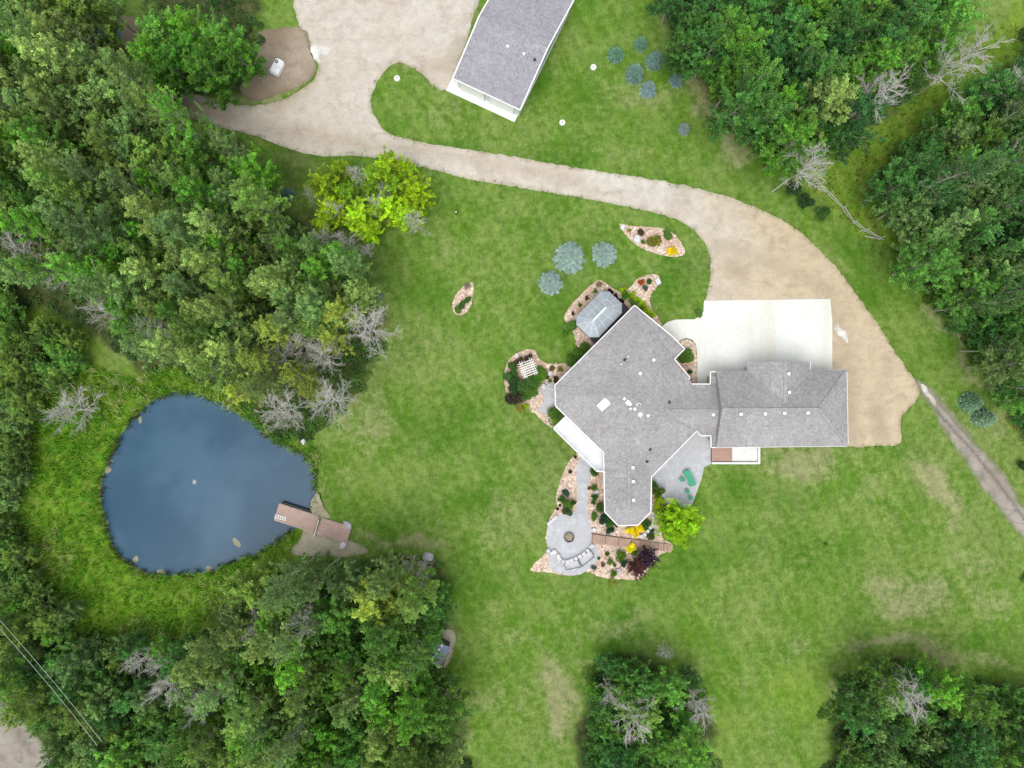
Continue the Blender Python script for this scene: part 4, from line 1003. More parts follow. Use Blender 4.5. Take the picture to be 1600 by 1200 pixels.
# ------------------------------------------------------------------ vegetation meshes
def leaf_mesh(name, cen, size, tint, up=.8, aspect=.62, rng=np.random):
    """one small folded quad per leaf"""
    n = len(cen); nr = rng.normal(size=(n, 3)); nr /= np.linalg.norm(nr, axis=1)[:, None]; nr[:, 2] = np.abs(nr[:, 2])*.6 + up
    nr /= np.linalg.norm(nr, axis=1)[:, None]
    a = rng.normal(size=(n, 3)); u = np.cross(nr, a); u /= np.linalg.norm(u, axis=1)[:, None]; v = np.cross(nr, u)
    s = (size*rng.uniform(.6, 1.3, n))[:, None]
    q = np.stack([cen-u*s*.5, cen-v*s*aspect*.5, cen+u*s*.5, cen+v*s*aspect*.5], 1).reshape(-1, 3)
    me = bpy.data.meshes.new(name); me.vertices.add(4*n); me.vertices.foreach_set('co', q.ravel().astype(np.float32))
    me.loops.add(4*n); me.loops.foreach_set('vertex_index', np.arange(4*n, dtype=np.int32))
    me.polygons.add(n); me.polygons.foreach_set('loop_start', np.arange(0, 4*n, 4, dtype=np.int32)); me.polygons.foreach_set('loop_total', np.full(n, 4, np.int32))
    me.update(calc_edges=True)
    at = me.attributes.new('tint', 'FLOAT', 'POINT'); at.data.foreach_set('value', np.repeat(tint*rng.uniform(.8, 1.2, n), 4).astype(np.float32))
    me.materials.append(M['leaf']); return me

def poplar(seed, h, rad, base, limbs, twigs, leaves, size, spread=.2, upness=.55, bark='bark', shape='cone'):
    rnd = random.Random(seed); rng = np.random.RandomState(seed)
    mb = MB(); lean = Vector((rnd.uniform(-.4,.4), rnd.uniform(-.4,.4), 0)); pr = None; N = 7
    ax = lambda z: Vector((lean.x*max(0, z/h)**1.5+.12*math.sin(z*.7+seed), lean.y*max(0, z/h)**1.5+.12*math.cos(z*.6+seed), z))
    for k in range(N):
        z0, z1 = h*.96*k/N, h*.96*(k+1)/N; mb.tube(ax(z0), ax(z1), .17*(1-.85*k/N), .17*(1-.85*(k+1)/N), n=6, cap=False)
    cen = []; tin = []; sz = []
    for i in range(limbs):
        t = (i+.5)/limbs; z0 = h*(base+(1-base)*t*.97); prof = ((math.sin(math.pi*min(1, .16+t*.84))**.75)*.9+.12) if shape == 'round' else (.10+1.0*(1-t)**.6*min(1, .55+t*2.5))
        a = i*2.399+rnd.uniform(-.5,.5); L = rad*prof*rnd.uniform(.75, 1.2); el = upness+.55*t+rnd.uniform(-.15,.2)
        d = Vector((math.cos(a)*math.cos(el), math.sin(a)*math.cos(el), math.sin(el)*.9)); L = L/max(.35, math.cos(el))*.92; p = ax(z0-L*.35*math.sin(el)); q = p+d*L
        mid = p.lerp(q, .5)+Vector((rnd.uniform(-.1,.1), rnd.uniform(-.1,.1), -.08*L))
        mb.tube(p, mid, .05, .035, n=3, cap=False); mb.tube(mid, q, .035, .018, n=3, cap=False)
        lt = rnd.uniform(.72, 1.28)
        for j in range(twigs):
            s = .22+.8*(j+rnd.random())/twigs; s = min(s, 1.0); c = (p.lerp(mid, s*2) if s < .5 else mid.lerp(q, s*2-1))
            off = (d*.55+Vector((rnd.gauss(0,.5), rnd.gauss(0,.5), rnd.gauss(0,.25)+.55))).normalized()*rnd.uniform(.5, 1.0)*(.55+L*.22)
            e = c+off; mb.tube(c, e, .024, .012, n=3, cap=False)
            m = leaves; f = rng.rand(m)[:, None]**.7; wd = spread*(1.15-.75*f); pts = rng.normal(size=(m, 3))*wd
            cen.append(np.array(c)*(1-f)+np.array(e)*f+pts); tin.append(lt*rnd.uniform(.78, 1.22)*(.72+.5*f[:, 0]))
    cen = np.concatenate(cen); tin = np.concatenate(tin)
    return mb.mesh('trunk', M[bark]), leaf_mesh('crown', cen, size, tin, rng=rng)

def bare_tree(seed, h, rad, base=.45, dens=1.0, bark='deadwood'):
    rnd = random.Random(seed); mb = MB(); tw = MB(); N = 6; ax = []
    for k in range(N+1): ax.append(Vector((rnd.uniform(-.08,.08)*k*.6, rnd.uniform(-.08,.08)*k*.6, h*.97*k/N)))
    for k in range(N): mb.tube(ax[k], ax[k+1], .10*(1-.8*k/N), .10*(1-.8*(k+1)/N), n=5, cap=False)
    def grow(p, d, L, r, lv):
        seg = 4 if lv == 0 else 3; q = p
        for s in range(seg):
            d = (d+Vector((rnd.gauss(0,.13), rnd.gauss(0,.13), rnd.gauss(0,.1)+.05))).normalized(); e = q+d*(L/seg)
            tw.tube(q, e, r*(1-.22*s), r*(1-.22*(s+1)), n=3, cap=False)
            if lv < 3:
                for _ in range(2 if lv < 2 else 1):
                    dd = (d*1.1+Vector((rnd.gauss(0,.55), rnd.gauss(0,.55), rnd.gauss(0,.35)))).normalized(); grow(e, dd, L*rnd.uniform(.3, .5), max(.011, r*.55), lv+1)
            q = e
    nl = int(20*dens)
    for i in range(nl):
        t = (i+.5)/nl; z = h*(base+(1-base)*t*.96); k = min(N-1, int(z/(h*.97)*N)); p = ax[k].lerp(ax[k+1], max(0, min(1, z/(h*.97)*N-k)))
        a = i*2.4+rnd.uniform(-.5,.5); el = .2+.75*t; L = rad*(1.0-.35*t)*rnd.uniform(.7, 1.1)
        grow(p, Vector((math.cos(a)*math.cos(el), math.sin(a)*math.cos(el), math.sin(el))), L, .040, 0)
    return mb.mesh('trunk', M[bark]), tw.mesh('branches', M[bark])

def bush(seed, r, hh, n, size, lumps=9, up=.8, spiky=False, tight=.0):
    """a shrub of unit-ish size: leaves over several overlapping lumps plus stems"""
    rng = np.random.RandomState(seed); rnd = random.Random(seed); cen = []; tin = []
    for i in range(lumps):
        a = rnd.uniform(0, 6.28); d = r*(.62-.2*tight)*math.sqrt(rnd.random()) if i else 0; lr = r*rnd.uniform(.38, .58)*(1+tight*.5)
        cz = hh*rnd.uniform(.35, .68); m = n//lumps; v = rng.normal(size=(m, 3)); v /= np.linalg.norm(v, axis=1)[:, None]
        v[:, 2] = np.abs(v[:, 2])*1.0-.25; v *= (lr*rng.uniform(.55, 1.05, m))[:, None]; v[:, 2] *= hh/r*.8
        c = v+np.array([d*math.cos(a), d*math.sin(a), cz]); c[:, 2] = np.maximum(c[:, 2], .04)
        cl = np.floor(c*3.2/max(r, .5)).sum(1) % 5/5.0
        cen.append(c); tin.append((.82+.36*cl)*rnd.uniform(.85, 1.15))
    cen = np.concatenate(cen); tin = np.concatenate(tin)
    return leaf_mesh('foliage', cen, size, tin, up, .35 if spiky else .7, rng)

def spruce(seed, r, h):
    rnd = random.Random(seed); rng = np.random.RandomState(seed); cen = []; tin = []; mb = MB(); mb.tube((0,0,0), (0,0,h), .07, .02, n=6)
    qs = []; fs = []; tt = []
    lv = 11
    for k in range(lv):
        t = k/lv; z = h*(.08+.88*t); L = r*(1-t)**.85+.08; nb = int(20-8*t); tn = rnd.uniform(.85, 1.15)
        for i in range(nb):
            a = 2*math.pi*i/nb+k*.37+rnd.uniform(-.15,.15); l = L*rnd.uniform(.8, 1.1); d = np.array([math.cos(a), math.sin(a), -.12+.35*t]); sd = np.array([-math.sin(a), math.cos(a), 0])
            m = max(3, int(l/.11)); bt = tn*rnd.uniform(.8, 1.25)
            for j in range(m):
                s = (j+.5)/m; c = np.array([0,0,z])+d*l*s; w = (.13+.26*l*(1-s)*s*1.6)
                for sg in (-1, 1):
                    e = c+sd*sg*w*rnd.uniform(.7, 1.2)+d*.16*rnd.uniform(.8, 1.4)+np.array([0,0,rnd.uniform(-.03,.05)])
                    n_ = len(qs); qs += [tuple(c-d*.09), tuple(c+d*.10), tuple(e)]; fs.append((n_, n_+1, n_+2)); tt += [bt*(.75+.5*s)*rnd.uniform(.85, 1.2)]*3
            e = np.array([0,0,z])+d*(l+.1); c = np.array([0,0,z])+d*l*.8; n_ = len(qs); qs += [tuple(c+sd*.05), tuple(c-sd*.05), tuple(e)]; fs.append((n_, n_+1, n_+2)); tt += [bt*1.4]*3
    me = bpy.data.meshes.new('branches'); me.from_pydata(qs, [], fs); a = me.attributes.new('tint', 'FLOAT', 'POINT'); a.data.foreach_set('value', np.array(tt, np.float32)); me.materials.append(M['leaf'])
    return mb.mesh('trunk', M['bark']), me

VAR = {}
VAR['poplar'] = [poplar(s, 16.0, 2.5, .25, 38, 6, 34, .20, .15, .6) for s in (1, 2, 3, 4, 5)]
VAR['broad'] = [poplar(s, 10.5, 2.9, .22, 36, 7, 36, .215, .18, .35, shape='round') for s in (11, 12, 13, 14)]
VAR['thin'] = [poplar(s, 16.0, 2.3, .30, 32, 6, 20, .20, .14, .6, 'bark') for s in (21, 22, 23, 24)]
VAR['small'] = [poplar(s, 6.0, 1.9, .10, 30, 6, 28, .18, .16, .45, shape='round') for s in (31, 32, 33, 34)]
VAR['lime'] = [poplar(91, 4.0, 2.45, .05, 64, 8, 44, .17, .19, .35, shape='round')]
VAR['bare'] = [bare_tree(s, 12.5, 2.5) for s in (41, 42, 43, 44)]
VAR['barelow'] = [bare_tree(s, 5.0, 2.3, .1) for s in (51, 52)]
HEI = dict(poplar=16.0, broad=10.5, thin=16.0, small=6.0, bare=12.5, barelow=5.0)
RADI = dict(poplar=2.2, broad=2.95, thin=2.2, small=2.0, bare=2.3, barelow=2.2)

C_MID = (.120,.275,.040); C_GREY = (.165,.280,.080); C_PALE = (.235,.335,.085); C_DARK = (.075,.205,.040); C_VIV = (.125,.310,.028)
C_LIME = (.320,.480,.012); C_YEL = (.300,.385,.060); C_OLIVE = (.165,.275,.050); C_DEEP = (.058,.165,.036)
CNAME = {C_MID:'mid green', C_GREY:'grey green', C_PALE:'pale green', C_DARK:'dark green', C_VIV:'bright green', C_LIME:'lime green', C_YEL:'yellowing', C_OLIVE:'olive green', C_DEEP:'deep green'}

TREES = []   # (apparent px, py, kind, colour, scale)
used = []
def put(px, py, kind, col, s, f=.62):
    TREES.append((px, py, kind, col, s)); used.append((px, py, RADI[kind]*s*13))
def free(px, py, r, k=1.0):
    return all((px-a)**2+(py-b)**2 > (k*(r+c)*.5)**2 for a, b, c in used)
rt = random.Random(77)
# distinct trees read off the photograph
for a in [(40,392,1.05),(92,430,.8),(165,488,.85),(575,512,1.05),(505,556,.95),(431,553,.7),(468,540,.7),(432,505,.6),(517,628,1.0),(440,640,1.1),(240,510,.7),(290,520,.8),(395,485,.6),(215,345,.5),
          (1372,148,1.05),(1262,258,1.0),(1508,92,1.15),(1590,130,1.0),(1565,250,.7),
          (478,968,.85),(402,970,.8),(640,885,.5),(662,890,.5),(215,1035,.6),(265,1070,.9),(320,1100,.9),(990,1125,.95),(952,1085,.5),(1095,1110,.75),(1425,1092,.9),(245,1040,.55),(1552,345,.5)]:
    put(a[0], a[1], 'bare', None, a[2])
for a in [(557,272,.4),(590,318,.5),(522,328,.45),(503,370,.5),(540,378,.5),(572,392,.35),(648,345,.5),(600,300,.4),(485,300,.35)]: put(a[0], a[1], 'bare', None, a[2]*1.15)
put(126, 640, 'barelow', None, 1.15); put(1040, 1022, 'barelow', None, .4)
C_LIM2 = (.190,.350,.018); CNAME[C_LIM2] = 'fresh green'
for (x, y, s, c) in [(505,290,.75,C_LIME),(545,305,.6,C_LIM2),(520,325,.7,C_LIME),(603,258,.72,C_LIME),(585,280,.6,C_LIM2),(648,300,.75,C_LIME),(622,290,.6,C_LIM2),(560,335,.75,C_LIME),(605,325,.7,C_LIME),(635,335,.6,C_LIME),(530,265,.5,C_LIME),(578,360,.5,C_LIME),(500,350,.4,C_LIME),(630,262,.5,C_LIME)]: put(x, y, 'broad', c, s)
for (x, y, s, c) in [(435,520,.75,C_YEL),(533,485,.85,C_YEL),(400,560,.8,C_YEL),(470,590,.8,C_YEL),(410,600,.75,C_PALE),(520,530,.8,C_YEL),(488,610,.7,C_YEL),(380,610,.7,C_YEL),(580,935,.9,C_YEL),(620,940,.85,C_YEL),(635,905,.6,C_YEL),
                     (320,160,.0,C_YEL)][:11]: put(x, y, 'thin' if y < 700 else 'broad', c, s*1.1)
for (x, y, s, c, k) in [(392,275,.95,C_VIV,'broad'),(185,165,1.15,C_GREY,'broad'),(205,395,1.0,C_VIV,'broad'),(545,420,.85,C_GREY,'poplar'),(500,425,.9,C_VIV,'poplar'),(1290,165,1.15,C_PALE,'broad'),(1400,95,.95,C_MID,'broad'),(1150,90,1.1,C_VIV,'broad'),(1110,80,1.0,C_DARK,'broad'),
                        (1185,130,1.0,C_MID,'broad'),(1200,190,.95,C_DARK,'broad'),(1070,75,.8,C_DARK,'broad'),(1060,90,.5,C_DARK,'broad'),(1540,310,1.0,C_GREY,'broad'),(1490,185,.8,C_MID,'broad'),(1400,290,.9,C_DARK,'broad'),(1440,240,.8,C_DARK,'broad'),
                        (1045,1075,.75,C_MID,'broad'),(1000,1070,.8,C_DARK,'broad'),(1000,1110,.9,C_OLIVE,'broad'),(930,1080,.5,C_VIV,'small'),(950,1040,.7,C_DARK,'small'),(1080,1060,.6,C_DARK,'small'),(1380,1060,.8,C_MID,'broad'),(1465,1070,.8,C_VIV,'broad'),(1520,1095,.9,C_MID,'broad'),(1340,1090,.8,C_DARK,'broad'),
                        (375,985,.9,C_PALE,'thin'),(668,992,.6,C_MID,'broad'),(680,950,.8,C_MID,'broad'),(655,1070,.9,C_MID,'broad'),(610,1100,1.,C_VIV,'broad'),(550,1005,.85,C_MID,'broad')]: put(x, y, k, c, s)
used.append((695, 1022, 44)); used.append((435, 108, 50)); used.append((165, 80, 22)); used.append((240,160,12))
def fill(poly, kinds, cols, smin, smax, tries, k=1.0):
    A = np.array(poly); x0, y0 = A.min(0); x1, y1 = A.max(0)
    for _ in range(tries):
        x, y = rt.uniform(x0, x1), rt.uniform(y0, y1)
        if not inside(A, np.array([x]), np.array([y]))[0]: continue
        kind = rt.choice(kinds); s = rt.uniform(smin, smax)
        if free(x, y, RADI[kind]*s*13, k): put(x, y, kind, rt.choice(cols), s)
# the big wood upper left, with its openings kept
R1 = [(-60,-40),(140,-40),(150,60),(205,115),(250,150),(300,195),(350,215),(395,270),(425,330),(455,370),(500,395),(555,400),(580,450),(560,480),(520,520),(500,560),(460,560),(440,590),(400,620),(360,610),(330,570),(260,560),(215,540),(180,480),(130,430),(60,425),(-60,420)]
fill(R1, ['poplar','poplar','thin','broad'], [C_MID,C_GREY,C_GREY,C_PALE,C_OLIVE,C_VIV], .75, 1.12, 3500, 1.02)
fill([(235,40),(300,50),(375,45),(378,95),(350,125),(320,125),(285,120),(245,105)], ['broad'], [C_VIV,C_VIV,C_MID], .8, 1.05, 500, 1.0)
fill([(215,118),(250,105),(270,140),(255,175),(230,160)], ['small'], [C_MID,C_VIV], .6, .9, 200, .95)
fill([(1050,-30),(1500,-30),(1480,60),(1440,120),(1400,140),(1340,205),(1290,225),(1230,235),(1175,195),(1110,115),(1060,60)], ['broad'], [C_DARK,C_DARK,C_MID,C_VIV,C_DEEP], .75, 1.1, 1200, 1.0)
fill([(1660,60),(1560,130),(1500,180),(1430,240),(1380,290),(1410,350),(1450,410),(1480,450),(1530,480),(1560,560),(1600,600),(1660,640)], ['broad','thin','broad'], [C_DARK,C_DARK,C_MID,C_DEEP,C_GREY], .65, 1.05, 1500, .98)
fill([(330,980),(400,915),(470,905),(560,900),(670,905),(685,990),(660,1040),(690,1080),(700,1130),(700,1230),(260,1230),(300,1060)], ['broad','poplar','thin','broad'], [C_MID,C_GREY,C_MID,C_OLIVE,C_PALE,C_VIV], .75, 1.05, 2000, 1.0)
fill([(935,1070),(965,1050),(1025,1055),(1065,1085),(1085,1120),(1085,1230),(925,1230)], ['broad','small'], [C_DARK,C_MID,C_DEEP], .6, .95, 400, .95)
fill([(1325,1140),(1345,1085),(1385,1060),(1440,1065),(1510,1090),(1660,1090),(1660,1230),(1310,1230)], ['broad','small'], [C_DARK,C_MID,C_DEEP,C_GREY], .65, 1.0, 500, .95)
fill([(-60,1010),(10,985),(50,1040),(130,1010),(220,1010),(320,1020),(300,1230),(110,1230),(60,1120),(-60,1000)], ['small','broad'], [C_MID,C_GREY,C_OLIVE,C_DARK], .7, 1.0, 900, .95)
fill([(-60,440),(20,470),(40,600),(30,720),(10,800),(30,880),(60,940),(130,950),(80,990),(0,960),(-60,950)], ['small'], [C_OLIVE,C_OLIVE,C_GREY,C_MID], .6, .9, 900, .95)
fill([(40,500),(130,530),(90,600),(50,620)], ['small'], [C_MID,C_OLIVE], .6, .85, 150, 1.0)
fill([(1430,400),(1470,410),(1560,520),(1600,600),(1640,700),(1600,660),(1540,560),(1480,490)], ['small'], [C_DARK,C_MID], .5, .75, 300, .95)

LM = [('the blue pond',(320,755)),('the wooden dock',(490,815)),('the lime green trees',(570,300)),('the white tank',(435,108)),('the blue car',(163,66)),('the driveway fork',(520,170)),('the leftmost bare tree',(40,392)),("the low bare bush",(126,640)),
      ("the lawn side bare tree",(575,512)),("the slate roofed shed",(686,1020)),('the power cables',(70,1060)),('the gravel road corner',(15,1115)),('the pondside yellowing trees',(420,580)),("the driveway wood edge",(350,190)),
      ('the top left corner',(0,66)),('the top right corner',(1600,66)),('the bottom right corner',(1600,1133)),('the blue spruce group',(1010,110)),('the rail fence',(1330,335)),('the dirt track',(1520,720)),("the trackside spruces",(1530,640)),('the pale broad tree',(1290,165)),
      ('the grassy ride',(1400,230)),('the lower middle thicket',(1000,1075)),('the lower right bare tree',(1425,1092)),("the bright green tree",(205,395)),("the pondside bare pair",(440,640)),('the lower yellowing trees',(600,935)),('the left edge',(0,700)),("the clearing's round tree",(185,165)),
      ("the lower wood's bare tree",(478,968)),("the fallen white log",(1490,490)),('the bottom edge',(500,1133)),('the right edge',(1600,400))]
seen = {}
ORD = ['', 'second ', 'third ', 'fourth ', 'fifth ', 'sixth ', 'seventh ', 'eighth ', 'ninth ', 'tenth ', 'eleventh ', 'twelfth '] + ['%dth ' % i for i in range(13, 60)]
def where(px, py):
    nm, (lx, ly) = min(LM, key=lambda l: (l[1][0]-px)**2+(l[1][1]-py)**2); dx, dy = px-lx, py-ly
    if math.hypot(dx, dy) < 12: return 'at', nm, math.hypot(dx, dy)
    v = '' if abs(dy) < .4*abs(dx) else ('above' if dy < 0 else 'below'); h_ = '' if abs(dx) < .4*abs(dy) else ('left' if dx < 0 else 'right')
    d = (v+' '+h_).strip() if v else h_+' of'
    if v and h_: d += ' of'
    return d, nm, math.hypot(dx, dy)
rows = []
for t in TREES:
    px, py, kind, col, s = t; w, nm, dd = where(px, py)
    what = 'bare whitish dead tree' if kind == 'bare' else 'low bare grey bush' if kind == 'barelow' else CNAME[col]+' '+{'poplar':'upright poplar','broad':'broad leafy tree','thin':'pale branched tree','small':'low bushy tree'}[kind]
    rows.append((what, w, nm, dd))
grp = {}
for i, (a, b, c, d) in enumerate(rows): grp.setdefault((a, b, c), []).append((d, i))
tl = {}
for (a, b, c), l in grp.items():
    l.sort()
    for k, (d, i) in enumerate(l): tl[i] = f"{a} {b} {c}" + ('' if len(l) == 1 else f", {ORD[k]}nearest it")
KN = dict(poplar='poplar_tree', broad='leafy_tree', thin='sparse_poplar', small='bushy_tree', bare='dead_tree', barelow='dead_bush')
GN = dict(poplar='poplars in the woods', broad='leafy trees in the woods', thin='sparse poplars in the woods', small='bushy trees round the woods', bare='bare dead trees in the woods', barelow='bare bushes')
for i, (px, py, kind, col, s) in enumerate(TREES):
    tr, cr = rt.choice(VAR[kind]); s2 = s*rt.uniform(.95, 1.05); zs = rt.uniform(.88, 1.1); hgt = HEI[kind]*s2*zs
    if kind == 'broad' and (col in (C_LIME, C_LIM2)): zs *= .85
    loc = P(px, py, hgt*(.68 if kind != 'bare' else .8)); loc.z = 0
    if kind == 'barelow': loc = P(px, py, 2)*1; loc.z = 0
    e = empty(KN[kind], loc, tl[i], 'tree' if kind != 'barelow' else 'bush', GN[kind], rt.uniform(0, 6.28)); e.scale = (s2, s2, s2*zs)
    link('trunk', tr, e); c = link('branches' if kind in ('bare', 'barelow') else 'crown', cr, e)
    if col:
        k = rt.choice([.72, .85, 1.0, 1.1, 1.25])*rt.uniform(.93, 1.07); w = rt.uniform(-.012, .010); k *= 1.16; c.color = (max(.01, col[0]*k+w), col[1]*k, max(.008, col[2]*k-w*.5), 1)

# ------------------------------------------------------------------ spruces
SPV = [spruce(s, 1.0, 2.1) for s in (61, 62, 63)]
BLUE = (.27,.37,.35); TEAL = (.14,.27,.18)
SPR = [(891,400,21,BLUE,'largest of the three round blue spruces above the gazebo'),(945.5,395,17,BLUE,'right hand one of the three round blue spruces above the gazebo'),(860,441,16.5,BLUE,'lower left one of the three round blue spruces above the gazebo'),
 (963,83,12,TEAL,'blue green spruce nearest the detached garage'),(993,112,13.5,(.16,.27,.23),'fullest blue spruce right of the detached garage'),(1026,91,13,(.15,.25,.22),'blue spruce right of the fullest one, near the dark wood'),(1014,137,11.5,(.22,.32,.33),'palest silvery blue spruce below the spruce group'),
 (1058,122,10.5,(.17,.25,.26),'blue spruce touching the edge of the dark wood'),(1070,200,8.5,(.22,.27,.27),'small silvery spruce alone in the dry grass'),(1002,66,10,TEAL,'spruce at the very top of the spruce group'),(586,465,10,(.17,.25,.30),'small blue spruce at the edge of the left wood beside the lawn'),
 (448.5,302,9.5,(.10,.19,.19),'small blue spruce left of the lime green trees'),(1522,629,15,(.14,.25,.15),'blue green spruce right of the dirt track, upper one'),(1542,653,14.5,(.18,.29,.18),'blue green spruce right of the dirt track, lower one')]
for (x, y, r, c, lab) in SPR:
    k = r/13.0*1.02; tr, br = rt.choice(SPV); p = P(x, y, k*.9); p.z = 0
    e = empty('blue_spruce', p, 'young '+lab if 'small' not in lab else lab, 'spruce', 'blue spruces on the lawns', rt.uniform(0, 6.28)); e.scale = (k, k, k*rt.uniform(.9, 1.1)); link('trunk', tr, e); o = link('branches', br, e); o.color = (*c, 1)

